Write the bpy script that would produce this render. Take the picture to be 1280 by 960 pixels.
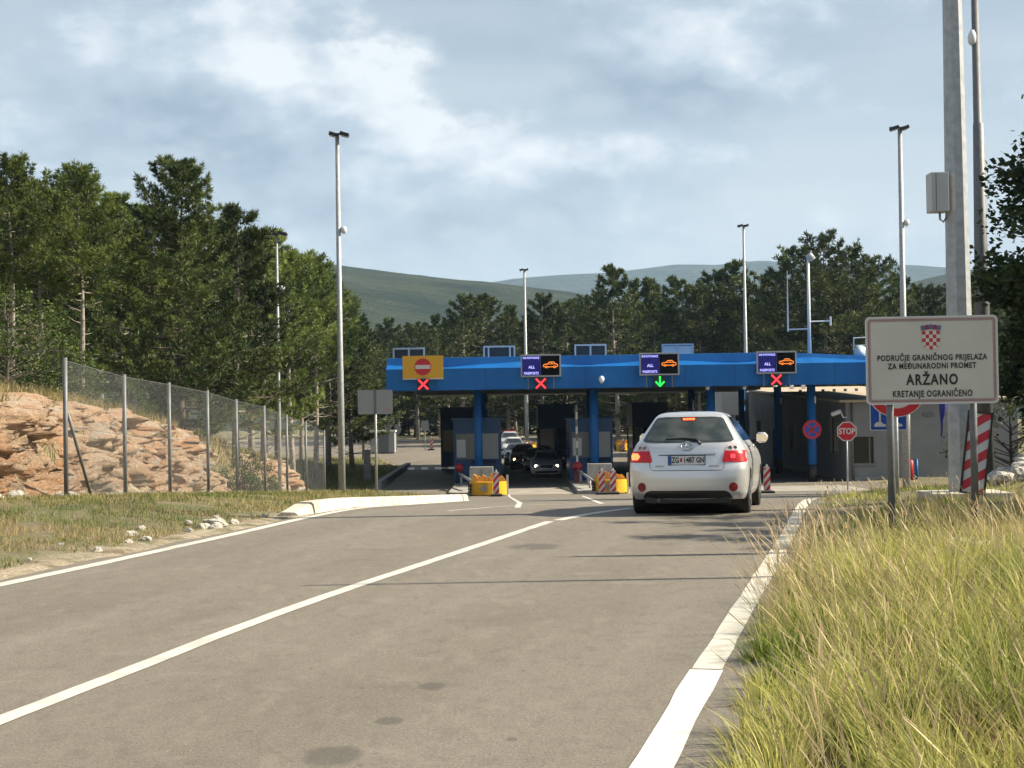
import bpy, bmesh, math, random
import numpy as np
from mathutils import Vector, Matrix, noise as mnoise

for o in list(bpy.data.objects): bpy.data.objects.remove(o)
scene = bpy.context.scene
COL = scene.collection
R = math.radians

# ------------------------------------------------------------------ camera
FPX = 2070.0            # focal length in pixels of the 1280 px wide photograph
EYE = 1.5
PITCH = math.atan((514 - 480) / FPX)
ROLL = R(0.9)
_f = Vector((0, math.cos(PITCH), math.sin(PITCH)))
_r = Vector((1, 0, 0)); _u = Vector((0, -math.sin(PITCH), math.cos(PITCH)))
CR = _r * math.cos(ROLL) - _u * math.sin(ROLL)
CU = _u * math.cos(ROLL) + _r * math.sin(ROLL)
cd = bpy.data.cameras.new('camera'); cam = bpy.data.objects.new('camera', cd); COL.objects.link(cam)
cd.sensor_width = 36.0; cd.lens = FPX / 1280 * 36.0; cd.clip_start = 0.1; cd.clip_end = 60000
mw = Matrix((CR, CU, -_f)).transposed().to_4x4(); mw.translation = Vector((0, 0, EYE)); cam.matrix_world = mw
scene.camera = cam
scene.render.resolution_x = 1024; scene.render.resolution_y = 768

# ------------------------------------------------------------------ light
SUN_EL = R(36); SUN_AZ = Vector((1, 0.02, 0)).normalized()      # direction towards the sun
sun_dir = (SUN_AZ * math.cos(SUN_EL) + Vector((0, 0, math.sin(SUN_EL)))).normalized()
sd = bpy.data.lights.new('sun', 'SUN'); sd.energy = 5.0; sd.angle = R(0.6); sd.color = (1.0, 0.89, 0.70)
sun = bpy.data.objects.new('sun', sd); COL.objects.link(sun)
sun.rotation_euler = sun_dir.to_track_quat('Z', 'Y').to_euler(); sun.location = sun_dir * 80

world = bpy.data.worlds.new('World'); scene.world = world; world.use_nodes = True
wn = world.node_tree; wn.nodes.clear()
def WN(t, **k):
    n = wn.nodes.new(t)
    for a, b in k.items(): setattr(n, a, b)
    return n
def wl(a, b): wn.links.new(a, b)
def wmath(op, a, b=None, clamp=False):
    n = WN('ShaderNodeMath', operation=op, use_clamp=clamp)
    for i, v in enumerate((a, b)):
        if v is None: continue
        if isinstance(v, (int, float)): n.inputs[i].default_value = v
        else: wl(v, n.inputs[i])
    return n.outputs[0]
sky = WN('ShaderNodeTexSky', sky_type='NISHITA', sun_disc=False, sun_elevation=SUN_EL, sun_rotation=R(93),
         air_density=1.0, dust_density=1.6, ozone_density=1.0, altitude=300)
tc = WN('ShaderNodeTexCoord')
sep = WN('ShaderNodeSeparateXYZ'); wl(tc.outputs['Generated'], sep.inputs[0])
def wnoise(scale, detail, rough, loc, sc, dist=0.0):
    mp = WN('ShaderNodeMapping'); mp.inputs['Location'].default_value = loc; mp.inputs['Scale'].default_value = sc
    wl(tc.outputs['Generated'], mp.inputs[0])
    n = WN('ShaderNodeTexNoise'); n.inputs['Scale'].default_value = scale; n.inputs['Detail'].default_value = detail
    n.inputs['Roughness'].default_value = rough; n.inputs['Distortion'].default_value = dist
    wl(mp.outputs[0], n.inputs['Vector']); return n.outputs['Fac']
def wramp(fac, stops):
    r = WN('ShaderNodeValToRGB'); e = r.color_ramp.elements
    while len(e) < len(stops): e.new(0.5)
    for k, (p, c) in enumerate(stops):
        e[k].position = p; e[k].color = (c, c, c, 1) if isinstance(c, (int, float)) else (*c, 1)
    wl(fac, r.inputs[0]); return r.outputs[0]
def wmix(f, a, b, mode='MIX'):
    m = WN('ShaderNodeMix', data_type='RGBA', blend_type=mode)
    for s, v in ((0, f), (6, a), (7, b)):
        if isinstance(v, (int, float)): m.inputs[s].default_value = v
        elif isinstance(v, tuple): m.inputs[s].default_value = (*v, 1)
        else: wl(v, m.inputs[s])
    return m.outputs[2]
SKY_STR = 0.05
base = wmix(1.0, sky.outputs[0], (SKY_STR,) * 3, 'MULTIPLY')
CO = Vector((3.9, 8.2, 5.7)); CS = (1, 1, 1.7)
puff = wnoise(4.6, 7, 0.60, CO, CS)
puff2 = wnoise(4.6, 5, 0.58, CO + Vector((0.026, 0, 0.040)), CS)
thin = wnoise(3.0, 3, 0.5, (3.1, 0.4, 1.7), (1, 1, 9.0))
cover = wmath('ADD', puff, wmath('MULTIPLY', sep.outputs[0], -0.24))
cmask = wramp(cover, [(0.44, 0.0), (0.52, 1.0)])
rel = wmath('ADD', wmath('MULTIPLY', wmath('SUBTRACT', puff, puff2), 3.0), 0.5, True)
ccol = wramp(rel, [(0.16, (0.165, 0.21, 0.26)), (0.5, (0.275, 0.32, 0.365)), (0.84, (0.50, 0.515, 0.52))])
hz = wramp(sep.outputs[2], [(0.0, 0.86), (0.09, 0.80), (0.15, 0.40), (0.28, 0.12), (1.0, 0.05)])
tmask = wmath('MULTIPLY', wramp(thin, [(0.36, 0.25), (0.62, 0.8)]), wramp(sep.outputs[2], [(0.12, 1.0), (0.22, 0.5), (0.5, 0.15)]))
veil = wmix(tmask, base, (0.36, 0.40, 0.425))
veil2 = wmix(hz, veil, (0.40, 0.43, 0.44))
hi = wramp(sep.outputs[2], [(0.055, 0.0), (0.10, 0.6), (0.15, 0.97), (0.4, 0.6), (1.0, 0.3)])
final = wmix(wmath('MULTIPLY', cmask, hi), veil2, ccol)
world.cycles.sampling_method = 'MANUAL'; world.cycles.sample_map_resolution = 256
bg = WN('ShaderNodeBackground'); bg.inputs[1].default_value = 1.0; wl(final, bg.inputs[0])
wo = WN('ShaderNodeOutputWorld'); wl(bg.outputs[0], wo.inputs[0])

vs = scene.view_settings
vs.view_transform = 'Standard'; vs.look = 'None'; vs.gamma = 1.0; vs.use_curve_mapping = False
vs.exposure = 1.07
scene.render.engine = 'CYCLES'
scene.cycles.use_light_tree = False; scene.cycles.use_adaptive_sampling = True; scene.cycles.adaptive_threshold = 0.02
scene.cycles.max_bounces = 4; scene.cycles.diffuse_bounces = 2; scene.cycles.glossy_bounces = 2; scene.cycles.caustics_reflective = False; scene.cycles.caustics_refractive = False; scene.cycles.transparent_max_bounces = 8

# ------------------------------------------------------------------ layout helpers
_Y = np.arange(-60, 400, .25)
_s = np.where((_Y > 26) & (_Y < 72.5), -0.048, 0.) + np.where((_Y > 114) & (_Y < 150), .034, 0.)
_s = np.convolve(_s, np.ones(29) / 29, 'same'); _z = np.cumsum(_s) * .25; _z -= np.interp(0, _Y, _z)
def prof(y): return np.interp(y, _Y, _z)
def at(px, py, Y):
    d = _f * FPX + CR * (px - 640) + CU * (480 - py)
    return Vector((0, 0, EYE)) + d * (Y / d.y)
def gp(px, py):
    d = _f * FPX + CR * (px - 640) + CU * (480 - py); d = d / d.y
    lo = 4.0
    while lo < 380:
        if EYE + d.z * lo < prof(lo): break
        lo += .1
    return Vector((d.x * lo, lo, float(prof(lo))))
def tab(pts):
    a = np.array(pts, float)
    return lambda y: np.interp(y, a[:, 0], a[:, 1])
def stab(pts, win=5.0):
    g_ = np.arange(-30, 70, .1); v_ = tab(pts)(g_); n_ = int(win / .1) | 1
    v_ = np.convolve(np.pad(v_, n_ // 2, mode='reflect', reflect_type='odd'), np.ones(n_) / n_, 'valid')
    return lambda y: np.interp(y, g_, v_)
lineR = stab([(-20, -5.1), (7.1, 0.59), (10.73, 1.34), (19.27, 3.18), (33.5, 6.05), (45, 8.6)])
lineC = stab([(-20, -8.2), (8.22, -2.56), (12.63, -1.82), (17.2, -.72), (22.5, .5), (28, 1.8)])
lineL = stab([(-20, -12.2), (14.96, -4.65), (19.47, -3.79), (24, -3.02), (34, -2.05), (45, -1.15)])
roadL = tab([(-20, -12.5), (14.96, -4.95), (19.47, -4.08), (24, -3.25), (34, -2.3), (46, -1.25), (50, -1.6), (68, -2.9), (76, -6.0), (82, -6.6), (110, -7.0), (125, -10), (140, -26), (190, -26)])
roadR = tab([(-20, -4.75), (7.1, .92), (9.0, 1.27), (10.73, 1.57), (19.27, 3.40), (33.5, 6.35), (45, 9.0), (56, 13), (64, 17.5), (110, 17.5), (140, 17.5), (190, 20)])
ROAD_END = 160.0
def smooth(a, b, x):
    t = np.clip((x - a) / (b - a), 0, 1); return t * t * (3 - 2 * t)
bankH = tab([(-20, 1.7), (20, 1.9), (30, 2.0), (46, 2.3), (54, 2.2), (60, 2.0), (72, 1.7), (90, 1.0), (105, 0.3), (120, 0)])
def ground(x, y):
    x = np.asarray(x, float); y = np.asarray(y, float)
    p = prof(np.clip(y, -59, 390))
    xl = roadL(y); xr = roadR(y)
    inside = (x > xl) & (x < xr) & (y < ROAD_END)
    dl = xl - x; dr = x - xr
    z = p.copy()
    vl = 0.02 + 0.22 * smooth(0.2, 3.2, dl) * smooth(80, 50, y)
    bank = bankH(y) * smooth(-9.7, -11.0, x) + 0.22 * np.clip(-11.0 - x, 0, 9) * smooth(110, 70, y)
    zl = p + vl + bank
    vr = 0.03 + 0.10 * smooth(0.3, 2.0, dr)
    rb = 0.42 * np.clip(dr - 3.4, 0, 6) * smooth(60, 42, y) * smooth(8, 22, y)
    zr = p + vr + rb
    z = np.where(x < xl, zl, np.where(x > xr, zr, z))
    z = np.where(inside, p - 0.05, z)
    far = smooth(160, 900, np.hypot(x, y))
    return z * (1 - far) + (-6.0) * far
def gz(x, y): return float(ground(x, y))

# ------------------------------------------------------------------ materials
MATS = {}
def mat(name, col, rough=.6, metal=0.0, col2=None, scale=8.0, detail=4.0, bump=0.0, bscale=None, emit=None, estr=1.0,
        coat=0.0, attr=None, objvar=0.0, trans=0.0, spec=None, stretch=(1, 1, 1), lo=.35, hi=.65):
    if name in MATS: return MATS[name]
    m = bpy.data.materials.new(name); m.use_nodes = True; nt = m.node_tree; b = nt.nodes['Principled BSDF']
    b.inputs['Roughness'].default_value = rough; b.inputs['Metallic'].default_value = metal
    b.inputs['Base Color'].default_value = (*col, 1)
    if coat: b.inputs['Coat Weight'].default_value = coat; b.inputs['Coat Roughness'].default_value = .05
    if spec is not None: b.inputs['Specular IOR Level'].default_value = spec
    out = None
    if col2 is not None or bump:
        tcn = nt.nodes.new('ShaderNodeTexCoord'); mp = nt.nodes.new('ShaderNodeMapping'); mp.inputs['Scale'].default_value = stretch
        nt.links.new(tcn.outputs['Object'], mp.inputs[0])
    if col2 is not None:
        mx = nt.nodes.new('ShaderNodeMix'); mx.data_type = 'RGBA'
        mx.inputs[6].default_value = (*col, 1); mx.inputs[7].default_value = (*col2, 1)
        if attr:
            an = nt.nodes.new('ShaderNodeAttribute'); an.attribute_name = attr; nt.links.new(an.outputs['Fac'], mx.inputs[0])
        else:
            nz = nt.nodes.new('ShaderNodeTexNoise'); nz.inputs['Scale'].default_value = scale; nz.inputs['Detail'].default_value = detail
            nt.links.new(mp.outputs[0], nz.inputs['Vector'])
            rp = nt.nodes.new('ShaderNodeMapRange'); rp.inputs['From Min'].default_value = lo; rp.inputs['From Max'].default_value = hi
            nt.links.new(nz.outputs['Fac'], rp.inputs[0]); nt.links.new(rp.outputs[0], mx.inputs[0])
        out = mx.outputs[2]
        if objvar:
            oi = nt.nodes.new('ShaderNodeObjectInfo'); hs = nt.nodes.new('ShaderNodeHueSaturation')
            mr = nt.nodes.new('ShaderNodeMapRange'); mr.inputs['To Min'].default_value = 1 - objvar; mr.inputs['To Max'].default_value = 1 + objvar
            nt.links.new(oi.outputs['Random'], mr.inputs[0]); nt.links.new(mr.outputs[0], hs.inputs['Value'])
            nt.links.new(out, hs.inputs['Color']); out = hs.outputs[0]
        nt.links.new(out, b.inputs['Base Color'])
    if bump:
        nb = nt.nodes.new('ShaderNodeTexNoise'); nb.inputs['Scale'].default_value = bscale or scale * 3; nb.inputs['Detail'].default_value = 5
        nt.links.new(mp.outputs[0], nb.inputs['Vector'])
        bp = nt.nodes.new('ShaderNodeBump'); bp.inputs['Strength'].default_value = bump; bp.inputs['Distance'].default_value = .02
        nt.links.new(nb.outputs['Fac'], bp.inputs['Height']); nt.links.new(bp.outputs[0], b.inputs['Normal'])
    m.cycles.emission_sampling = 'NONE'
    if emit:
        b.inputs['Emission Color'].default_value = (*emit, 1); b.inputs['Emission Strength'].default_value = estr
    if trans:
        tr = nt.nodes.new('ShaderNodeBsdfTranslucent'); ms = nt.nodes.new('ShaderNodeMixShader'); ms.inputs[0].default_value = trans
        if out is not None: nt.links.new(out, tr.inputs[0])
        else: tr.inputs[0].default_value = (*col, 1)
        nt.links.new(b.outputs[0], ms.inputs[1]); nt.links.new(tr.outputs[0], ms.inputs[2])
        nt.links.new(ms.outputs[0], nt.nodes['Material Output'].inputs['Surface'])
    MATS[name] = m
    return m

galv = mat('galvanised_steel', (.30, .315, .325), .55, .35, (.40, .41, .42), 9, bump=.05)
galv_dark = mat('grey_steel', (.13, .135, .14), .55, .3, (.17, .175, .18), 6)
concrete = mat('concrete', (.56, .52, .44), .9, 0, (.36, .32, .255), 1.8, 9, lo=.46, hi=.74, bump=.35, bscale=30)
concrete_grey = mat('grey_concrete', (.25, .245, .23), .9, 0, (.34, .33, .31), 2.5, bump=.25, bscale=30)
white_paint = mat('white_road_paint', (.60, .575, .51), .75, 0, (.34, .315, .27), 2.2, 9, lo=.50, hi=.86, bump=.2, bscale=60)
blue_paint = mat('blue_painted_steel', (.008, .10, .33), .45, .0, (.012, .125, .38), 0.5, bump=.03, bscale=.8, spec=.25)
blue_fascia = mat('blue_fascia_sheet', (.005, .10, .34), .45, .0, (.012, .15, .45), 0.9, 6, bump=.05, bscale=.6, spec=.25, stretch=(1, 1, .25), lo=.3, hi=.75)
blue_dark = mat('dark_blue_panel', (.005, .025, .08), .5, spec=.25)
under = mat('canopy_soffit', (.26, .28, .30), .8, 0, (.32, .34, .36), 1.0)
roof_white = mat('white_frame', (.62, .64, .66), .5)
black = mat('black_plastic', (.012, .012, .013), .5)
rubber = mat('tyre_rubber', (.018, .018, .018), .85)
rim = mat('alloy_rim', (.45, .46, .47), .35, .8)
glass_dark = mat('dark_glass', (.010, .014, .014), .06, 0, spec=.5)
glass_rear = mat('rear_window_glass', (.022, .03, .03), .08, 0, (.05, .06, .058), 5.0, spec=.5)
pane_grey = mat('grey_pane', (.16, .18, .19), .15, 0)
pane_white = mat('pale_panel', (.55, .57, .58), .4, 0)
sign_white = mat('sign_white', (.60, .59, .56), .45)
sign_red = mat('sign_red', (.52, .012, .025), .4)
sign_blue = mat('sign_blue', (.012, .07, .36), .4)
sign_yellow = mat('sign_yellow', (.68, .36, .012), .4)
sign_back = mat('sign_back_aluminium', (.27, .28, .285), .45, .3)
letter = mat('black_lettering', (.02, .02, .021), .5)
barrier_yellow = mat('yellow_plastic', (.72, .40, .012), .45, 0, (.62, .33, .01), 2)
orange_brown = mat('orange_plastic', (.58, .22, .03), .5, 0, (.30, .10, .02), 5)
red_paint = mat('red_paint', (.38, .015, .02), .4)
silver = mat('silver_car_paint', (.66, .665, .67), .32, .6, coat=.5)
bark = mat('pine_bark', (.20, .17, .14), .95, 0, (.34, .31, .27), 9, bump=.6, bscale=14)
bark_dark = mat('dark_bark', (.07, .055, .045), .95, 0, (.13, .105, .085), 8, bump=.6, bscale=14)
pine_leaf = mat('pine_needles', (.046, .078, .019), .6, 0, (.225, .28, .07), attr='tint', objvar=.25, trans=.24, spec=.25)
pine_dark = mat('dark_pine_needles', (.025, .044, .013), .6, 0, (.125, .158, .046), attr='tint', objvar=.28, trans=.15, spec=.25)
leaf = mat('broad_leaf', (.030, .060, .012), .55, 0, (.12, .165, .035), attr='tint', objvar=.15, trans=.3, spec=.3)
leaf_dark = mat('dark_broad_leaf', (.018, .034, .010), .6, 0, (.055, .08, .022), attr='tint', trans=.2, spec=.2)
stone = mat('limestone', (.36, .34, .31), .95, 0, (.62, .57, .50), 3, bump=.8, bscale=9)

# ------------------------------------------------------------------ mesh helpers
class MB:
    def __init__(s): s.v = []; s.f = []
    def add(s, verts, faces):
        n = len(s.v); s.v += [tuple(q) for q in verts]; s.f += [tuple(i + n for i in f) for f in faces]; return s
    def box(s, c, d, rot=None):
        x, y, z = (q / 2 for q in d)
        vs_ = [Vector((a * x, b * y, e * z)) for e in (-1, 1) for a, b in ((-1, -1), (1, -1), (1, 1), (-1, 1))]
        if rot is not None: vs_ = [rot @ q for q in vs_]
        c = Vector(c)
        return s.add([q + c for q in vs_], [(3, 2, 1, 0), (4, 5, 6, 7), (0, 1, 5, 4), (1, 2, 6, 5), (2, 3, 7, 6), (3, 0, 4, 7)])
    def bx(s, x0, x1, y0, y1, z0, z1): return s.box(((x0 + x1) / 2, (y0 + y1) / 2, (z0 + z1) / 2), (x1 - x0, y1 - y0, z1 - z0))
    def tube(s, pts, radii, n=8, cap=True, spin=0.0):
        pts = [Vector(p) for p in pts]
        if isinstance(radii, (int, float)): radii = [radii] * len(pts)
        vs_ = []; fs = []
        for i, p in enumerate(pts):
            d = (pts[min(i + 1, len(pts) - 1)] - pts[max(i - 1, 0)])
            d = d.normalized() if d.length > 0 else Vector((0, 0, 1))
            a = Vector((1, 0, 0)) if abs(d.x) < .9 else Vector((0, 1, 0))
            u = (a - d * a.dot(d)).normalized(); w = d.cross(u)
            for k in range(n):
                t = spin + 2 * math.pi * k / n
                vs_.append(p + (u * math.cos(t) + w * math.sin(t)) * radii[i])
        for i in range(len(pts) - 1):
            for k in range(n):
                a = i * n + k; b = i * n + (k + 1) % n
                fs.append((a, b, b + n, a + n))
        if cap:
            fs.append(tuple(reversed(range(n)))); fs.append(tuple(range((len(pts) - 1) * n, len(pts) * n)))
        return s.add(vs_, fs)
    def prism(s, outline, y0, y1):     # outline of (x, z) extruded along y
        n = len(outline)
        vs_ = [(x, y0, z) for x, z in outline] + [(x, y1, z) for x, z in outline]
        fs = [tuple(range(n)), tuple(reversed(range(n, 2 * n)))] + [(i, i + n, (i + 1) % n + n, (i + 1) % n) for i in range(n)]
        return s.add(vs_, fs)
    def zprism(s, outline, z0, z1):
        n = len(outline)
        vs_ = [(x, y, z0) for x, y in outline] + [(x, y, z1) for x, y in outline]
        fs = [tuple(reversed(range(n))), tuple(range(n, 2 * n))] + [(i, (i + 1) % n, (i + 1) % n + n, i + n) for i in range(n)]
        return s.add(vs_, fs)
    def build(s, name, m, parent=None, smooth_=False, bevel=0.0, fix=True):
        me = bpy.data.meshes.new(name); me.from_pydata(s.v, [], s.f); me.update()
        if fix:
            bm = bmesh.new(); bm.from_mesh(me); bmesh.ops.recalc_face_normals(bm, faces=bm.faces)
            if bevel: bmesh.ops.bevel(bm, geom=list(bm.edges), offset=bevel, segments=2, profile=.7, affect='EDGES', clamp_overlap=True)
            bm.to_mesh(me); bm.free()
        return link(name, me, m, parent, smooth_)
def link(name, me, m, parent=None, smooth_=False):
    if m is not None and not me.materials: me.materials.append(m)
    if smooth_: me.polygons.foreach_set('use_smooth', [True] * len(me.polygons))
    o = bpy.data.objects.new(name, me); COL.objects.link(o); o.parent = parent
    return o
def tag(o, label=None, cat=None, group=None, kind=None):
    if label: o['label'] = label
    if cat: o['category'] = cat
    if group: o['group'] = group
    if kind: o['kind'] = kind
    return o
def thing(name, label, cat, loc=(0, 0, 0), rz=0.0, group=None, kind=None):
    o = bpy.data.objects.new(name, None); COL.objects.link(o); o.empty_display_size = .2
    o.location = loc; o.rotation_euler = (0, 0, rz); return tag(o, label, cat, group, kind)
def copy_tree(src, loc, rz=0.0, scale=1.0, label=None, parent=None):
    c = src.copy(); COL.objects.link(c); c.parent = parent
    if parent is None: c.location = loc; c.rotation_euler = (0, 0, rz); c.scale = (scale,) * 3 if isinstance(scale, (int, float)) else scale
    if label: c['label'] = label
    for ch in list(src.children): copy_tree(ch, None, parent=c)
    return c
def fastmesh(name, verts, loops, sizes, tint=None):
    me = bpy.data.meshes.new(name)
    me.vertices.add(len(verts)); me.vertices.foreach_set('co', np.asarray(verts, np.float32).ravel())
    me.loops.add(len(loops)); me.loops.foreach_set('vertex_index', np.asarray(loops, np.int32))
    st = np.concatenate([[0], np.cumsum(sizes)[:-1]]).astype(np.int32)
    me.polygons.add(len(sizes)); me.polygons.foreach_set('loop_start', st)
    me.update(calc_edges=True)
    if tint is not None:
        a = me.attributes.new('tint', 'FLOAT', 'POINT'); a.data.foreach_set('value', np.asarray(tint, np.float32))
    return me
def text(s, size, m, parent, loc, name='lettering', bold=0.0, wx=1.0, spacing=1.0, depth=.003):
    cu = bpy.data.curves.new(name, 'FONT'); cu.body = s; cu.size = size; cu.align_x = 'CENTER'; cu.align_y = 'CENTER'
    cu.offset = bold; cu.space_character = spacing; cu.resolution_u = 3
    to = bpy.data.objects.new(name, cu)
    me = bpy.data.meshes.new_from_object(to); bpy.data.objects.remove(to); bpy.data.curves.remove(cu)
    n = len(me.vertices); co = np.zeros(n * 3, np.float32); me.vertices.foreach_get('co', co); co = co.reshape(-1, 3)
    c2 = np.stack([co[:, 0] * wx + loc[0], np.full(n, loc[1]), co[:, 1] + loc[2]], 1)
    me.vertices.foreach_set('co', c2.ravel().astype(np.float32)); me.materials.clear(); me.update()
    return link(name, me, m, parent)
def disc(cx, cz, r, n=28): return [(cx + r * math.cos(2 * math.pi * k / n), cz + r * math.sin(2 * math.pi * k / n)) for k in range(n)]
def ring(mb, cx, cz, r0, r1, y0, y1, n=32):
    vs_ = []; fs = []
    for y in (y0, y1):
        for r in (r0, r1):
            vs_ += [(cx + r * math.cos(2 * math.pi * k / n), y, cz + r * math.sin(2 * math.pi * k / n)) for k in range(n)]
    for k in range(n):
        j = (k + 1) % n
        fs += [(k, j, n + j, n + k), (2 * n + k, 3 * n + k, 3 * n + j, 2 * n + j), (n + k, n + j, 3 * n + j, 3 * n + k), (k, 2 * n + k, 2 * n + j, j)]
    return mb.add(vs_, fs)
def rrect(w, h, r, cx=0, cz=0, n=5):
    pts = []
    for sx, sz, a0 in ((1, 1, 0), (-1, 1, 90), (-1, -1, 180), (1, -1, 270)):
        for k in range(n + 1):
            a = R(a0 + 90 * k / n); pts.append((cx + sx * (w / 2 - r) + r * math.cos(a), cz + sz * (h / 2 - r) + r * math.sin(a)))
    return pts

# ------------------------------------------------------------------ ground
def node_mat(name):
    m = bpy.data.materials.new(name); m.use_nodes = True; nt = m.node_tree; b = nt.nodes['Principled BSDF']
    tcn = nt.nodes.new('ShaderNodeTexCoord')
    def noise_(scale, detail=5, rough=.55, stretch=(1, 1, 1), dist=0.0):
        mp = nt.nodes.new('ShaderNodeMapping'); mp.inputs['Scale'].default_value = stretch; nt.links.new(tcn.outputs['Object'], mp.inputs[0])
        n = nt.nodes.new('ShaderNodeTexNoise'); n.inputs['Scale'].default_value = scale; n.inputs['Detail'].default_value = detail
        n.inputs['Roughness'].default_value = rough; n.inputs['Distortion'].default_value = dist
        nt.links.new(mp.outputs[0], n.inputs['Vector']); return n.outputs['Fac']
    def rng(f, a, b_, c=0.0, d=1.0):
        r = nt.nodes.new('ShaderNodeMapRange'); r.inputs[1].default_value = a; r.inputs[2].default_value = b_; r.inputs[3].default_value = c; r.inputs[4].default_value = d
        nt.links.new(f, r.inputs[0]); return r.outputs[0]
    def mix_(f, a, b_, mode='MIX'):
        x = nt.nodes.new('ShaderNodeMix'); x.data_type = 'RGBA'; x.blend_type = mode
        for s, v in ((0, f), (6, a), (7, b_)):
            if isinstance(v, (int, float)): x.inputs[s].default_value = v
            elif isinstance(v, tuple): x.inputs[s].default_value = (*v, 1)
            else: nt.links.new(v, x.inputs[s])
        return x.outputs[2]
    def bump_(h, strength, dist):
        bp = nt.nodes.new('ShaderNodeBump'); bp.inputs['Strength'].default_value = strength; bp.inputs['Distance'].default_value = dist
        nt.links.new(h, bp.inputs['Height']); nt.links.new(bp.outputs[0], b.inputs['Normal'])
    return m, nt, b, tcn, noise_, rng, mix_, bump_

m_ground, nt, b, tcn, nz, rg, mx, bp_ = node_mat('verge_soil_and_grass')
c = mx(rg(nz(.9, 6), .40, .60), (.20, .155, .09), (.10, .125, .038))
c = mx(rg(nz(3.5, 6, .6), .48, .62), c, (.19, .15, .085))
c = mx(rg(nz(14, 5, .7), .56, .70), c, (.34, .28, .20))
at_ = nt.nodes.new('ShaderNodeAttribute'); at_.attribute_name = 'gravel'
g = nt.nodes.new('ShaderNodeMath'); g.operation = 'MULTIPLY'; nt.links.new(at_.outputs['Fac'], g.inputs[0]); nt.links.new(rg(nz(2.6, 5, .6), .36, .56), g.inputs[1])
grav = mx(rg(nz(30, 4, .7), .40, .62), (.30, .23, .15), (.60, .52, .40))
c = mx(g.outputs[0], c, grav)
nt.links.new(c, b.inputs['Base Color']); b.inputs['Roughness'].default_value = .95; bp_(nz(22, 6, .7), .9, .05)

xs = np.unique(np.round(np.concatenate([np.arange(-30, 30.01, .4), -30 - 1.0 * 1.22 ** np.arange(1, 34), 30 + 1.0 * 1.22 ** np.arange(1, 34)]), 3))
ys = np.unique(np.round(np.concatenate([np.arange(-12, 100, .6), np.arange(100, 200, 2), 200 + 2.0 * 1.2 ** np.arange(1, 46), [-30, -80, -300, -1500]]), 3))
xs = xs[(xs > -7000) & (xs < 7000)]; ys = ys[ys < 7300]
X, Y = np.meshgrid(xs, ys)
Z = ground(X, Y)
rs = np.random.RandomState(4)
bumpz = np.array([mnoise.noise((x * .7, y * .7, 3.3)) * .05 + mnoise.noise((x * 2.1, y * 2.1, 7.7)) * .035 for x, y in zip(X.ravel(), Y.ravel())]).reshape(X.shape)
off = np.clip(np.maximum(roadL(Y) - X, X - roadR(Y)) / 1.0, 0, 1)
Z = Z + bumpz * np.where(np.hypot(X, Y) < 200, off, 0)
def gridmesh(name, X, Y, Z):
    h, w = X.shape; i = np.arange(h * w).reshape(h, w)
    q = np.stack([i[:-1, :-1], i[:-1, 1:], i[1:, 1:], i[1:, :-1]], -1).reshape(-1)
    return fastmesh(name, np.stack([X.ravel(), Y.ravel(), Z.ravel()], 1), q, np.full(len(q) // 4, 4))
me = gridmesh('ground', X, Y, Z)
gr = np.exp(-((np.maximum(roadL(Y) - X, 0)) / .55) ** 2) * (X < roadL(Y) + .5) + .7 * np.exp(-((np.maximum(X - roadR(Y), 0)) / .35) ** 2) * (X > roadR(Y) - .5) + .9 * ((X < -8.3) & (X > -10.2) & (Y < 75))
a = me.attributes.new('gravel', 'FLOAT', 'POINT'); a.data.foreach_set('value', np.clip(gr, 0, 1).ravel().astype(np.float32))
g_obj = link('ground', me, m_ground, None, True); tag(g_obj, kind='structure')

# ------------------------------------------------------------------ road
m_road, nt, b, tcn, nz, rg, mx, bp_ = node_mat('worn_asphalt')
ang = 12.0
c = mx(rg(nz(.35, 4, .55), .35, .65), (.172, .148, .114), (.218, .188, .146))
trk = nt.nodes.new('ShaderNodeMapping'); trk.inputs['Rotation'].default_value = (0, 0, R(ang)); nt.links.new(tcn.outputs['Object'], trk.inputs[0])
t2 = nt.nodes.new('ShaderNodeMapping'); t2.inputs['Scale'].default_value = (1.1, .06, 1); nt.links.new(trk.outputs[0], t2.inputs[0])
tn = nt.nodes.new('ShaderNodeTexNoise'); tn.inputs['Scale'].default_value = 1.0; tn.inputs['Detail'].default_value = 5; nt.links.new(t2.outputs[0], tn.inputs['Vector'])
c = mx(rg(tn.outputs['Fac'], .42, .66), c, (.24, .212, .172))
c = mx(rg(nz(70, 4, .8), .46, .60, 0, .8), c, (.098, .086, .070))
c = mx(rg(nz(22, 4, .75), .50, .66, 0, .35), c, (.10, .088, .07))
c = mx(rg(nz(48, 4, .8), .55, .66, 0, .75), c, (.36, .325, .27))
c = mx(rg(nz(2.3, 6, .62, (1, .8, 1), .6), .58, .68, 0, .55), c, (.235, .21, .172))
c = mx(rg(nz(5.5, 5, .6, (1, .55, 1)), .62, .70, 0, .35), c, (.085, .076, .064))
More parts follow.
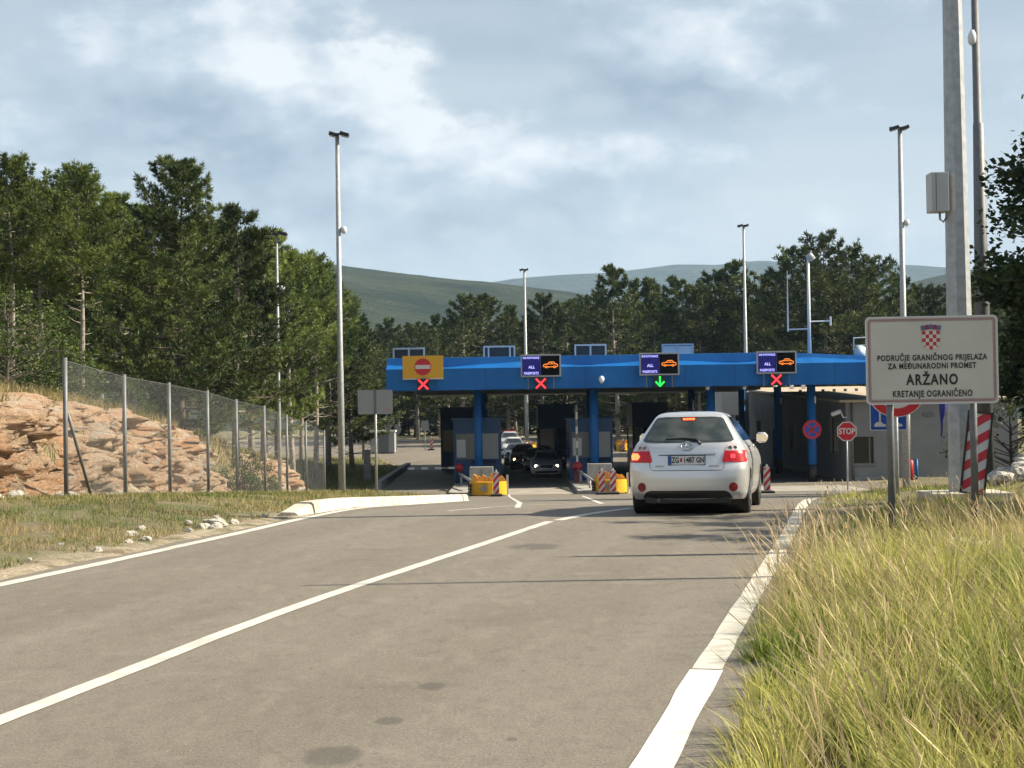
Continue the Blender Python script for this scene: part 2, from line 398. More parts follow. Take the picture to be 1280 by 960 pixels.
for px, py, rad in ((415, 947, .145), (487, 902, .075), (541, 858, .085), (668, 684, .30), (640, 925, .03)):
    q = gp(px, py)
    mp = nt.nodes.new('ShaderNodeMapping'); mp.inputs['Location'].default_value = (-q.x / rad, -q.y / rad * .6, 0); mp.inputs['Scale'].default_value = (1 / rad, .6 / rad, 0)
    nt.links.new(tcn.outputs['Object'], mp.inputs[0])
    ln = nt.nodes.new('ShaderNodeVectorMath'); ln.operation = 'LENGTH'; nt.links.new(mp.outputs[0], ln.inputs[0])
    ad = nt.nodes.new('ShaderNodeMath'); ad.operation = 'ADD'; nt.links.new(ln.outputs['Value'], ad.inputs[0]); nt.links.new(rg(nz(7, 4), .3, .7, -.14, .14), ad.inputs[1])
    c = mx(rg(ad.outputs[0], .72, 1.05, .62, 0), c, (.066, .060, .052))
c = mx(rg(nz(17, 4, .6, (1, .8, 1)), .63, .69, 0, .62), c, (.070, .060, .050))
c = mx(rg(nz(34, 3, .6), .64, .70, 0, .55), c, (.075, .064, .052))
c = mx(rg(nz(7.0, 6, .7, (1, .45, 1)), .50, .66, 0, .38), c, (.098, .086, .068))
c = mx(rg(nz(4.0, 6, .7, (1, .3, 1)), .54, .68, 0, .40), c, (.27, .236, .185))
nt.links.new(c, b.inputs['Base Color']); b.inputs['Roughness'].default_value = .82; bp_(nz(130, 4, .7), .55, .01)
yy = np.concatenate([np.arange(-10, 70, .5), np.arange(70, ROAD_END + .1, 1.0)])
tt = np.linspace(0, 1, 30)
# ragged asphalt edge
jl = np.array([mnoise.noise((1.3, y * .9, 0)) * .10 + mnoise.noise((4.3, y * 3.1, 0)) * .05 for y in yy])
jr = np.array([mnoise.noise((9.3, y * .9, 0)) * .10 + mnoise.noise((7.3, y * 3.1, 0)) * .05 for y in yy])
XL = roadL(yy) + jl; XR = roadR(yy) + jr
RX = XL[:, None] + (XR - XL)[:, None] * tt[None]; RY = np.repeat(yy[:, None], len(tt), 1); RZ = prof(RY)
road = link('road', gridmesh('road', RX, RY, RZ), m_road); tag(road, kind='structure')

def ribbon(name, pts, w, parent, m=white_paint, dz=.005, rag=0.0):
    """painted strip along ground points, draped on the road"""
    P = [Vector((p[0], p[1], 0)) for p in pts]; out = []
    for a_, b_ in zip(P, P[1:]):
        n = max(1, int((b_ - a_).length / .4)); out += [a_.lerp(b_, k / n) for k in range(n)]
    out.append(P[-1]); vs_ = []; fs = []
    for i, p in enumerate(out):
        d = (out[min(i + 1, len(out) - 1)] - out[max(i - 1, 0)]).normalized(); s = Vector((d.y, -d.x, 0))
        j0 = rag * mnoise.noise((p.x * 2, p.y * 2, 1)); j1 = rag * mnoise.noise((p.x * 2, p.y * 2, 5))
        for q in (p - s * (w / 2 + j0), p + s * (w / 2 + j1)): vs_.append((q.x, q.y, float(prof(q.y)) + dz))
    fs = [(2 * i, 2 * i + 1, 2 * i + 3, 2 * i + 2) for i in range(len(out) - 1)]
    return MB().add(vs_, fs).build(name, m, parent, fix=False)
Yr = np.concatenate([np.arange(-8, 34, .8)])
ribbon('edge_marking', [(lineR(y), y) for y in np.arange(-8, 9.5, .8)] + [(lineR(9.5), 9.5)], .185, road, mat('fresh_white_road_paint', (.72, .71, .67), .65, 0, (.55, .53, .48), 3, 8, lo=.5, hi=.9), rag=.015)
ribbon('edge_marking', [(lineR(y) , y) for y in np.arange(9.53, 33.4, .8)], .17, road, mat('worn_edge_paint', (.60, .575, .50), .75, 0, (.27, .24, .195), 6.0, 10, lo=.50, hi=.80, bump=.2, bscale=60), rag=.012)
ribbon('centre_marking', [(lineC(y), y) for y in np.arange(-8, 22.6, .8)], .13, road, rag=.012)
ribbon('edge_marking', [(lineL(y), y) for y in np.arange(-8, 45, .8)], .17, road, rag=.015)
def pxline(name, pts, w): ribbon(name, [gp(*p) for p in pts], w, road, rag=.02)
pxline('lane_marking', [(697, 651), (735, 643), (790, 635.5)], .16)
pxline('lane_marking', [(560, 639), (655, 632), (760, 629), (800, 628)], .10)
pxline('lane_marking', [(636, 617), (650, 629), (647, 635)], .10)
pxline('lane_marking', [(728, 620), (752, 630)], .10)
pxline('lane_marking', [(714, 613.5), (746, 613)], .35)
pxline('lane_marking', [(562, 618.5), (586, 617.5)], .35)
# pale concrete apron in front of the inspection lanes
ap = mat('pale_concrete_apron', (.36, .33, .28), .9, 0, (.27, .25, .215), 1.5, bump=.2)
v0 = [(-1.0, 73.5), (2.6, 73.5), (2.0, 80.5), (-.4, 80.5)]
MB().add([(x, y, float(prof(y)) + .004) for x, y in v0], [(0, 1, 2, 3)]).build('concrete_apron', ap, road)
v0 = [(5.6, 72.5), (15.5, 71.5), (15.5, 78), (5.6, 78)]
MB().add([(x, y, float(prof(y)) + .004) for x, y in v0], [(0, 1, 2, 3)]).build('concrete_apron', ap, road)

# ------------------------------------------------------------------ hills
m_hill, nt, b, tcn, nz, rg, mx, bp_ = node_mat('forested_hillside')
c = mx(rg(nz(.012, 7, .62), .36, .62), (.026, .045, .022), (.080, .100, .046))
c = mx(rg(nz(.035, 7, .75), .58, .72), c, (.18, .17, .12))
nt.links.new(c, b.inputs['Base Color']); b.inputs['Roughness'].default_value = 1.0; b.inputs['Specular IOR Level'].default_value = .1; bp_(nz(.045, 7, .75), 1.0, 30.0)
def hill(name, Y0, sil, depth, amp, fscale, m):
    s = tab([(p[0], p[1]) for p in sil]); px = np.linspace(sil[0][0], sil[-1][0], 420); vv = np.linspace(0, 1.6, 60)
    VX = np.zeros((len(vv), len(px))); VY = VX.copy(); VZ = VX.copy()
    for j, p in enumerate(px):
        top = at(p, float(s(p)) + 9, Y0)
        for i, v in enumerate(vv):
            y = Y0 - depth * (1 - v); h = math.sin(min(v, 1) * math.pi / 2) ** 1.3 if v <= 1 else math.cos((v - 1) * 1.6)
            x = top.x + 0 * y
            nn = mnoise.fractal((x * fscale, y * fscale, 2.2), 1.0, 2.0, 6) * amp * (0.06 + .94 * min(1, 1.3 * abs(1 - v)))
            VX[i, j] = x; VY[i, j] = y; VZ[i, j] = -8 + (top.z + 8) * h + nn * min(1, v * 3)
    o = link(name, gridmesh(name, VX, VY, VZ), m, None, True); tag(o, kind='structure'); return o
hill('green_hill', 1900, [(-900, 340), (-300, 332), (0, 330), (250, 328), (405, 333), (440, 334), (470, 338), (550, 349), (620, 357), (700, 369), (760, 380), (850, 392), (950, 390), (1050, 372), (1120, 350), (1160, 342), (1200, 336), (1300, 325), (1600, 310), (2200, 320)], 1250, 22, .0026, m_hill)
hill('far_mountains', 5200, [(-1200, 345), (-300, 350), (200, 354), (560, 356), (600, 352), (640, 345), (700, 340), (760, 337), (805, 332), (830, 329), (880, 330), (930, 325), (985, 332), (1040, 328), (1100, 331), (1150, 335), (1200, 345), (1400, 335), (2200, 345)], 2400, 40, .0009, m_hill)

# air
hb = MB().bx(-8000, 8000, -1600, 7600, -60, 560).build('haze', None); hb['kind'] = 'stuff'
hm = bpy.data.materials.new('haze_air'); hm.use_nodes = True; hn = hm.node_tree; hn.nodes.clear()
pv = hn.nodes.new('ShaderNodeVolumePrincipled'); pv.inputs['Color'].default_value = (.50, .72, 1.0, 1); pv.inputs['Density'].default_value = 1.25e-4
pv.inputs['Anisotropy'].default_value = 0.0
ho = hn.nodes.new('ShaderNodeOutputMaterial'); hn.links.new(pv.outputs[0], ho.inputs['Volume']); hb.data.materials.append(hm)

# ------------------------------------------------------------------ rock cutting on the left
m_rock, nt, b, tcn, nz, rg, mx, bp_ = node_mat('orange_limestone_rock')
c = mx(rg(nz(.45, 5, .6), .38, .62), (.66, .36, .19), (.70, .50, .34))
c = mx(rg(nz(2.2, 7, .7), .44, .62), c, (.76, .60, .44))
c = mx(rg(nz(1.1, 6, .65), .57, .68), c, (.60, .57, .52))
c = mx(rg(nz(3.1, 6, .65), .64, .72), c, (.46, .20, .10))
nt.links.new(c, b.inputs['Base Color']); b.inputs['Roughness'].default_value = .95; bp_(nz(7, 10, .78), 1.0, .30)
def rock_bank(name, y0, y1, hscale, foot, seed, lean=1.2):
    ny = int((y1 - y0) / .085); nv = 46
    VX = np.zeros((nv, ny)); VY = VX.copy(); VZ = VX.copy()
    for j in range(ny):
        y = y0 + (y1 - y0) * j / (ny - 1)
        e = min(1, (y1 - y) / 4.0, (y - y0) / 3.0); e = max(0, e) ** .6
        zb = gz(-9.4, y) - .15; zt = zb + (float(bankH(y)) + .15) * hscale * e * (1 + .20 * mnoise.noise((y * .33, seed, 0))) + .05
        for i in range(nv):
            v = i / (nv - 1)
            x = foot - lean * v ** 1.6 - (.0 if v < .8 else (v - .8) * 4.5)
            z = zb + (zt - zb) * min(1, v / .86) ** .9
            p = Vector((x, y, z))
            q = Vector((seed, y * .7, z * .9))
            d = mnoise.fractal(q * .8, 1.0, 2.0, 3) * .45
            def cell(q_, a_):
                ds, ps = mnoise.voronoi(q_); return (mnoise.cell(ps[0] * 7.31 + Vector((seed, 1.7, 3.1))) - .5) * 2 * a_ - a_ * .6 * max(0, 1 - (ds[1] - ds[0]) * 5)
            wv = .35 * mnoise.noise(q * 1.7)
            d += cell(Vector((y * 1.15 + wv, z * .80 + wv + .25 * y, seed)), .20)
            d += cell(Vector((y * 2.7 + z * .9 + wv, z * 2.2 - y * .8, seed + 2)), .16)
            d += cell(Vector((y * 6.2 - z * 2, z * 5.2 + y * 1.4, seed + 4)), .10) + .04 * mnoise.noise((y * 13, z * 13, 1))
            VX[i, j] = x + d * e * (1 - .6 * max(0, v - .8) / .2); VY[i, j] = y + .18 * mnoise.noise(q * 2.2); VZ[i, j] = z + .10 * mnoise.noise(q * 3.1 + Vector((5, 5, 5)))
    return tag(link(name, gridmesh(name, VX, VY, VZ), m_rock), kind='structure')
rock_bank('rock_cutting', 16, 57, 1.0, -9.35, 3.1)
rock_bank('rock_cutting', 60, 77, .92, -9.3, 8.4, .9)
rock_bank('rock_cutting', 56, 63, .45, -9.25, 5.4, .7)

# individual stones
def stone_mesh(name, seed, sub=3):
    bm = bmesh.new(); bmesh.ops.create_icosphere(bm, subdivisions=sub, radius=1)
    for v in bm.verts:
        n = mnoise.fractal(v.co * 1.1 + Vector((seed, 0, 0)), 1, 2, 3) * .35
        c1 = mnoise.voronoi(v.co * 1.6 + Vector((seed, 2, 1)))[0]; n += (c1[1] - c1[0]) * .35 - .12
        v.co *= 1 + n; v.co.z *= .65
    me = bpy.data.meshes.new(name); bm.to_mesh(me); bm.free(); return me
STM = [stone_mesh('stone', s * 3.7 + 1) for s in range(5)]
for me_ in STM: me_.materials.append(stone)
rnd = random.Random(5)
def put_stone(x, y, r, label, group, rz=None):
    me = rnd.choice(STM); o = bpy.data.objects.new('stone', me); COL.objects.link(o)
    o.location = (x, y, gz(x, y) + r * .18); o.rotation_euler = (rnd.uniform(-.3, .3), rnd.uniform(-.3, .3), rnd.uniform(0, 6.3)); o.scale = (r * rnd.uniform(.8, 1.3), r * rnd.uniform(.8, 1.2), r)
    tag(o, label, 'stone', group)
for px, py, r in ((255, 663, .09), (270, 660, .13), (283, 662, .09), (310, 660, .08), (236, 668, .07), (292, 657, .08)):
    q = gp(px, py); put_stone(min(q.x, float(roadL(q.y)) - .3), q.y, r, 'pale stone on the gravel verge just before the white kerb', 'pale stones beside the left edge line')
for k in range(16):
    y = 15 + k * .62 + rnd.uniform(-.3, .3); put_stone(float(roadL(y)) - rnd.uniform(.2, 1.0), y, rnd.uniform(.03, .08), 'small cream pebble on the gravel strip along the left road edge', 'small pebbles along the left road edge')
for k in range(26):
    y = rnd.uniform(20, 50); put_stone(-8.9 - rnd.uniform(-.3, .5), y, rnd.uniform(.08, .2), 'fallen orange rock lying at the foot of the rock cutting', 'fallen rocks at the foot of the cutting')
q = at(1180, 712, 14.5); put_stone(4.0, 14.5, .26, 'pale boulder half hidden in the tall dry grass', None)
for k in range(46):
    y = rnd.uniform(29, 46); x = float(roadR(y)) + 3.6 + rnd.uniform(0, 4.5); put_stone(x, y, rnd.uniform(.14, .42), 'grey limestone boulder on the slope behind the tall poles', 'grey boulders on the right slope')

# ------------------------------------------------------------------ concrete kerb
kt = thing('concrete_kerb', 'long cream concrete kerb along the grass verge on the left', 'kerb', (0, 0, 0))
def kerb_piece(y0, y1, h0, h1, w=.30):
    vs_ = []; fs = []; n = max(2, int((y1 - y0) / .5) + 1)
    for i in range(n):
        y = y0 + (y1 - y0) * i / (n - 1); h = h0 + (h1 - h0) * min(1, i / (n - 1) * 1.0); xr_ = float(roadL(y)) + .03; zb = float(prof(y)) - .1
        for dx, z in ((0, 0), (-.05, h + .1), (-.09, h + .125), (-w, h + .13), (-w - .02, 0)): vs_.append((xr_ + dx, y, zb + z))
    for i in range(n - 1):
        for k in range(4): fs.append((i * 5 + k, i * 5 + k + 1, i * 5 + k + 6, i * 5 + k + 5))
    fs += [(0, 1, 2, 3, 4), tuple(reversed(range((n - 1) * 5, n * 5)))]
    return MB().add(vs_, fs).build('kerb_stone', concrete, kt, bevel=0)
kerb_piece(24.6, 25.6, .04, .13, .30)
for k in range(7): kerb_piece(25.72 + k * 2.928, 25.72 + (k + 1) * 2.928 - .015, .15, .15)
# rounded nose of the kerb
arc = [(-1.22, 46.2), (-1.30, 47.6), (-1.7, 48.6), (-2.3, 49.0)]
vs_ = []; fs = []
for i, (x, y) in enumerate(arc):
    n_ = Vector((arc[min(i + 1, 3)][1] - arc[max(i - 1, 0)][1], -(arc[min(i + 1, 3)][0] - arc[max(i - 1, 0)][0]), 0)).normalized()
    for o_, z in ((0, -.1), (-.06, .15), (-.28, .16), (-.3, -.1)): vs_.append((x + n_.x * o_, y + n_.y * o_, float(prof(y)) + z))
for i in range(3):
    for k in range(3): fs.append((i * 4 + k, i * 4 + k + 1, i * 4 + k + 5, i * 4 + k + 4))
fs += [(0, 1, 2, 3), (12, 15, 14, 13)]
MB().add(vs_, fs).build('kerb_stone', concrete, kt)

# ------------------------------------------------------------------ chain-link fence
fence = thing('chain_link_fence', 'grey chain-link fence with steel posts in front of the rock cutting', 'fence', (0, 0, 0))
wire = mat('fence_wire', (.20, .21, .215), .6, .3)
FP = [(81, 447, 29.2, 632), (155, 468, 33.8, 627), (211, 478, 38.2, 622), (259, 488, 42.8, 619), (295, 499, 47.3, 617), (330, 507, 52.3, 616), (358, 518, 57.3, 615), (382, 527, 63, 614), (405, 538, 69.5, 613)]
posts = []
for px, top, Yf, bot in FP:
    t_ = at(px, top, Yf); zb = gz(t_.x, Yf) - .1
    MB().tube([(t_.x, Yf, zb), (t_.x, Yf, t_.z)], .043, 8).build('post', galv_dark, fence, True); posts.append((Vector((t_.x, Yf, zb + .2)), Vector((t_.x, Yf, t_.z - .05))))
posts = [(Vector((-7.8, 24.8, .1)), Vector((-7.8, 24.8, 2.72)))][:0] + posts
b0, t0 = posts[0]
MB().tube([(b0.x + .02, b0.y + 1.6, b0.z - .1), (b0.x, b0.y + .1, t0.z - .9)], .03, 6).build('brace', galv_dark, fence, True)
def mesh_bay(A, B):
    (a0, a1), (c0, c1) = A, B
    W = (c0 - a0).length; H = min((a1 - a0).length, (c1 - c0).length); step = .085
    mb = MB(); nrm = Vector((1, 0, 0)) * .0035
    def P(u, v): return a0.lerp(c0, u / W).lerp(a1.lerp(c1, u / W), v / H)
    k = -H
    while k < W:
        u0, v0 = max(k, 0), max(0, -k); u1 = min(k + H, W); v1 = u1 - k
        for f in (0, 1):
            A0, A1 = (P(u0, v0), P(u1, v1)) if f == 0 else (P(u0, H - v0), P(u1, H - v1))
            s = Vector((0, .0017, -.0017 if f == 0 else .0017)); e = Vector((.004, 0, 0))
            mb.add([A0 - s + e * f, A0 + s + e * f, A1 + s + e * f, A1 - s + e * f], [(0, 1, 2, 3)])
        k += step
    for v in (0, H * .5, H): mb.tube([P(0, v), P(W, v)], .0045, 4, False)
    tag(mb.build('chain_link_mesh', wire, fence, fix=False), kind='stuff')
for A, B in zip(posts, posts[1:]): mesh_bay(A, B)

# ------------------------------------------------------------------ lamp masts and poles
def lamp_mast(px, ptop, pbase, Yl, label, w0=.11, w1=.06, head=1, camera_py=None, flip=1):
    tp = at(px[0], ptop, Yl); bs = at(px[1], pbase, Yl); x = (tp.x + bs.x) / 2
    zb = gz(x, Yl) - .1; H = tp.z - zb
    t = thing('lamp_mast', label, 'lamp post', (x, Yl, zb), 0, 'tall lamp masts around the crossing')
    MB().tube([(0, 0, 0), (0, 0, H * .35), (0, 0, H * .36), (0, 0, H)], [w0, w0 * .86, w0 * .80, w1], 12).build('pole', galv, t, True)
    MB().zprism([(-.25, -.25), (.25, -.25), (.25, .25), (-.25, .25)], -.05, .12).build('base_plate', concrete_grey, t)
    h = thing_part('lamp_head', t)
    mb = MB().box((.10 * flip, 0, H + .02), (.62, .07, .06)); mb.build('crossbar', galv_dark, t)
    for dx in (-.14, .26):
        rot = Matrix.Rotation(R(18) * flip, 3, 'Y')
        o = MB().box((dx * flip + .02, -.10, H - .02), (.34, .34, .13), rot).build('floodlight', black, t, bevel=.02)
        MB().box((dx * flip + .02, -.10, H - .10), (.27, .27, .02), rot).build('lens', pane_white, o)
    if camera_py:
        z = at(px[1], camera_py, Yl).z - zb
        cm = MB().tube([(0, 0, z), (.18, 0, z), (.2, 0, z + .02)], .035, 6).build('camera_bracket', galv, t, True)
        MB().tube([(.2, 0, z + .1), (.2, 0, z - .02), (.2, 0, z - .10), (.2, 0, z - .16)], [.10, .12, .10, .03], 10).build('dome_camera', roof_white, cm, True)
    return t
def thing_part(n, t): return None
lamp_mast((421, 428), 168, 612, 62, 'tall grey lamp mast beside the fence end, left of the blue canopy', .135, .075, camera_py=287)
lamp_mast((346, 347), 292, 400, 68.3, 'slim lamp mast rising out of the pines on the left', .085, .045, camera_py=360)
lamp_mast((655, 659), 337, 540, 138, 'distant lamp mast seen behind the middle of the canopy', .17, .09, flip=-1)
lamp_mast((927, 935), 282, 470, 112, 'lamp mast behind the canopy roof, left of the aerial mast', .16, .075, flip=-1)
lamp_mast((1124, 1133), 160, 560, 66, 'lamp mast rising behind the white place-name board', .16, .085, camera_py=278, flip=-1)

# big octagonal pole with cabinet
q = at(1204, 640, 24.4); zb = gz(q.x, 24.4)
t = thing('steel_pole', 'thick eight-sided galvanised pole with grey cabinet behind the place-name board', 'pole', (q.x, 24.4, zb))
MB().tube([(0, 0, 0), (-.02, 0, 12.0)], [.205, .10], 8, spin=R(22.5)).build('shaft', galv, t)
MB().box((.02, 0, .03), (1.15, 1.0, .14)).build('concrete_footing', concrete, t, bevel=.02)
z0 = at(1178, 264, 24.2).z - zb; z1 = at(1178, 215, 24.2).z - zb
cab = MB().box((-.30, -.06, (z0 + z1) / 2), (.26, .32, z1 - z0)).build('cabinet', mat('cabinet_grey', (.42, .43, .43), .5), t, bevel=.012)
MB().box((-.36, -.225, (z0 + z1) / 2), (.006, .012, z1 - z0 - .03)).build('door_seam', galv_dark, cab)
MB().tube([(-.27, -.05, z0), (-.27, -.05, z0 - .10), (-.22, -.05, z0 - .14), (-.15, -.05, z0 - .05)], .018, 6).build('cable', galv, cab, True)
q = at(1232, 600, 45); zb = gz(q.x, 45) - .1
t = thing('camera_pole', 'stepped grey pole with white dome camera, right of the thick pole', 'pole', (q.x, 45, zb))
H = 15.5; zs = at(1228, 155, 45).z - zb
MB().tube([(0, 0, 0), (0, 0, zs), (-.02, 0, zs + .03), (-.04, 0, H)], [.25, .15, .115, .085], 12).build('shaft', galv_dark, t, True)
zc = at(1223, 48, 45).z - zb
MB().tube([(-.12, -.05, zc + .22), (-.14, -.05, zc + .05), (-.14, -.05, zc - .12), (-.14, -.05, zc - .2)], [.06, .12, .11, .04], 10).build('dome_camera', roof_white, t, True)
MB().tube([(0, 0, zc + .2), (-.12, -.05, zc + .2)], .03, 6).build('camera_bracket', galv, t)
# pole just outside the frame, whose long thin shadow crosses the road
t = thing('side_pole', 'slim roadside pole out of frame on the right, casting the long thin shadow', 'pole', (8.2, 14.75, gz(8.2, 14.75)))
MB().tube([(0, 0, -.1), (0, 0, 6.7)], [.10, .035], 10).build('shaft', galv, t, True)
MB().zprism([(-.2, -.2), (.2, -.2), (.2, .2), (-.2, .2)], -.1, .06).build('footing', concrete, t)

# ------------------------------------------------------------------ place-name board
c0 = at(1164.5, 450, 17); zg = gz(c0.x, 17)
t = thing('place_name_board', 'white border board reading ARŽANO with a red and white checked crest on two posts', 'sign', (c0.x, 17, zg), R(-4))
W = 1.335; Hh = .90; cz = c0.z - zg
frame_m = mat('board_edge', (.62, .60, .57), .4); bline = mat('board_border_line', (.34, .20, .205), .5)
board = mat('board_white', (.58, .56, .51), .45, 0, (.52, .505, .465), 2.5)
pan = MB().prism(rrect(W, Hh, .045, 0, cz), -.012, .012).build('panel', board, t)
def frame_line(w, h, r, th, y, m, nm, par):
    o_ = rrect(w, h, r, 0, cz); i_ = rrect(w - 2 * th, h - 2 * th, max(.002, r - th), 0, cz); n = len(o_)
    return MB().add([(x, y, z) for x, z in o_ + i_], [(i, (i + 1) % n, n + (i + 1) % n, n + i) for i in range(n)]).build(nm, m, par, fix=False)
frame_line(W - .045, Hh - .045, .035, .016, -.016, bline, 'border_line', pan)
frame_line(W - .085, Hh - .085, .02, .006, -.0165, bline, 'border_line', pan)
frame_line(W + .004, Hh + .004, .047, .012, -.0145, roof_white, 'rim', pan)
def yrow(py): return cz + (450 - py) / FPX * 17
text('PODRUČJE GRANIČNOG PRIJELAZA', .080, letter, pan, (0, -.017, yrow(447.2)), bold=.0026, wx=.77, spacing=1.14)
text('ZA MEĐUNARODNI PROMET', .080, letter, pan, (0, -.017, yrow(457.6)), bold=.0026, wx=.77, spacing=1.14)
text('ARŽANO', .150, letter, pan, (0, -.017, yrow(475)), bold=.005, wx=.74, spacing=1.2)
text('KRETANJE OGRANIČENO', .090, letter, pan, (0, -.017, yrow(492.3)), bold=.0026, wx=.70, spacing=1.14)
# crest
sw, sh = .182, .19; sx0 = -.005 - sw / 2; sz1 = yrow(413.6)
crest = thing_c = MB(); red = MB(); nn_ = 6
def inshield(u, v):      # u -1..1, v 0..1 from top
    return abs(u) <= (1.0 if v < .5 else math.sqrt(max(0, 1 - ((v - .5) / .53) ** 2)))
for i in range(5 * nn_):
    for j in range(5 * nn_):
        u = ((i + .5) / (5 * nn_)) * 2 - 1; v = (j + .5) / (5 * nn_)
        if not inshield(u, v): continue
        x0 = sx0 + sw * i / (5 * nn_); x1 = sx0 + sw * (i + 1) / (5 * nn_); z1_ = sz1 - sh * j / (5 * nn_); z0_ = sz1 - sh * (j + 1) / (5 * nn_)
        d = red if (i // nn_ + j // nn_) % 2 == 0 else crest
        d.add([(x0, -.018, z0_), (x1, -.018, z0_), (x1, -.018, z1_), (x0, -.018, z1_)], [(0, 1, 2, 3)])
cr = crest.build('crest_shield', mat('crest_white', (.66, .58, .54), .45), pan, fix=False); red.build('crest_checks', mat('crest_red', (.42, .03, .035), .4), cr, fix=False)
for k in range(5):
    x = -.005 + (k - 2) * .040; zc_ = sz1 + .028 + .010 * (1 - abs(k - 2) / 2)
    m_ = (mat('crest_blue', (.10, .12, .26), .4), mat('crest_deep', (.25, .03, .06), .4))[k % 2]
    MB().add([(x - .020, -.018, zc_ - .02), (x + .020, -.018, zc_ - .02), (x + .024, -.018, zc_ + .022), (x, -.018, zc_ + .032), (x - .024, -.018, zc_ + .022)], [(0, 1, 2, 3, 4)]).build('crown_field', m_, cr, fix=False)
for px in (1114, 1216.5):
    x = at(px, 560, 17.04).x - c0.x
    MB().tube([(x, .052, -.2), (x, .052, cz + Hh / 2 - .03)], .038, 12).build('post', galv_dark, t, True)
for z in (cz + .3, cz - .3): MB().box((0, .028, z), (W - .2, .03, .05)).build('rail', galv_dark, t)

# red and white marker board leaning on the pole
q = at(1216, 640, 23.6); t = thing('marker_board', 'large red and white striped marker board leaning against the thick pole', 'marker board', (q.x, 23.6, gz(q.x, 23.6) + .12), R(-6))
rot = Matrix.Rotation(R(-5.5), 3, 'X') @ Matrix.Rotation(R(8.0), 3, 'Y')
def striped(parent, w, h, y, rot=None, n=4, slope=.9, org=(0, 0, 0), zoff=0.0, back=.018, rm=sign_red, wm=sign_white, reverse=False):
    org = Vector(org); tr = (lambda p: tuple((rot @ Vector(p) if rot is not None else Vector(p)) + org))
    mb = MB().bx(-w / 2, w / 2, y + .001, y + back, 0, h); mb.v = [tr(p) for p in mb.v]; pn = mb.build('board', wm, parent)
    pitch = h / n; sl = slope * w * (-1 if reverse else 1)
    rb = MB()
    for k in range(-2, int(n) + 3):
        za = k * pitch + zoff; poly = [(-w / 2, za), (w / 2, za + sl), (w / 2, za + sl + pitch / 2), (-w / 2, za + pitch / 2)]
        def clip(poly, lim, keep_above):
            out = []
            for i in range(len(poly)):
                a_, b_ = poly[i], poly[(i + 1) % len(poly)]
                ia = (a_[1] >= lim) == keep_above or a_[1] == lim; ib = (b_[1] >= lim) == keep_above or b_[1] == lim
                if ia: out.append(a_)
                if ia != ib:
                    s = (lim - a_[1]) / (b_[1] - a_[1]); out.append((a_[0] + s * (b_[0] - a_[0]), lim))
            return out
        poly = clip(poly, 0.0, True)
        if len(poly) > 2: poly = clip(poly, h, False)
        if len(poly) > 2: MB().add([tr((x, y - .003, z)) for x, z in poly], [tuple(range(len(poly)))]).build('red_stripe', rm, pn, fix=False)
    return pn
pn = striped(t, .30, 1.13, 0, rot, 4, .75)
mb = MB()
for x in (-.165, .165): mb.bx(x - .014, x + .014, -.02, .03, -.02, 1.15)
mb.bx(-.18, .18, -.02, .03, -.03, -.005); mb.bx(-.18, .18, -.02, .03, 1.135, 1.16); mb.v = [tuple(rot @ Vector(p)) for p in mb.v]
mb.build('frame', black, t)

# ------------------------------------------------------------------ other road signs
def sign_post(px, py_c, Yl, name, label, cat, post_r=.03, rz=0, extra=.0, group=None):
    c0 = at(px, py_c, Yl); zg = gz(c0.x, Yl) if Yl < 60 or c0.x < -6.3 else float(prof(Yl))
    t = thing(name, label, cat, (c0.x, Yl, zg), rz, group); h = c0.z - zg
    MB().tube([(0, .04, -.1), (0, .04, h + extra)], post_r, 8).build('post', galv, t, True)
    return t, h
t, h = sign_post(469, 502.5, 57, 'double_panel_sign', 'back of a two-panel grey sign on one post above the left verge', 'sign', .042, 0, .40)
for s in (-1, 1):
    p_ = MB().prism(rrect(.575, .83, .05, s * .305, h), -.03, 0).build('panel', sign_back, t)
    frame_line_o = rrect(.575, .83, .05, s * .305, h)
    n = len(frame_line_o); i_ = rrect(.54, .795, .035, s * .305, h)
    MB().add([(x, -.034, z) for x, z in frame_line_o + i_], [(i, (i + 1) % n, n + (i + 1) % n, n + i) for i in range(n)]).build('rim', galv, p_, fix=False)
MB().box((.46, -.034, h - .28), (.12, .004, .04)).build('sticker', mat('pink_sticker', (.5, .12, .14), .5), t)
MB().box((0, -.045, h), (.09, .03, .86)).build('clamp', galv_dark, t)

t, h = sign_post(1058.5, 539.3, 72, 'stop_sign', 'red octagonal STOP sign on a grey post in front of the building', 'sign', .035, R(-3))
oc = lambda r: [(r * math.cos(R(22.5 + 45 * k)), h + r * math.sin(R(22.5 + 45 * k))) for k in range(8)]
pl = MB().prism(oc(.455), -.02, 0).build('panel', sign_white, t); MB().prism(oc(.405), -.026, -.021).build('red_field', sign_red, pl)
text('STOP', .36, sign_white, pl, (0, -.03, h), bold=.012, wx=.82)

q = at(1015, 537, 81.2)
t = thing('no_stopping_sign', 'round blue and red no-stopping sign fixed to the front right column', 'sign', (q.x, 81.2, q.z - .5), 0)
pl = MB().prism(disc(0, .5, .46), -.02, .02).build('panel', sign_blue, t)
mb = MB(); ring(mb, 0, .5, .355, .462, -.03, -.021); mb.build('red_ring', sign_red, pl)
for a in (45, -45): MB().box((0, -.026, .5), (.72, .008, .085), Matrix.Rotation(R(a), 3, 'Y')).build('red_bar', sign_red, pl)
MB().box((0, .05, .5), (.08, .07, .3)).build('bracket', galv, t)

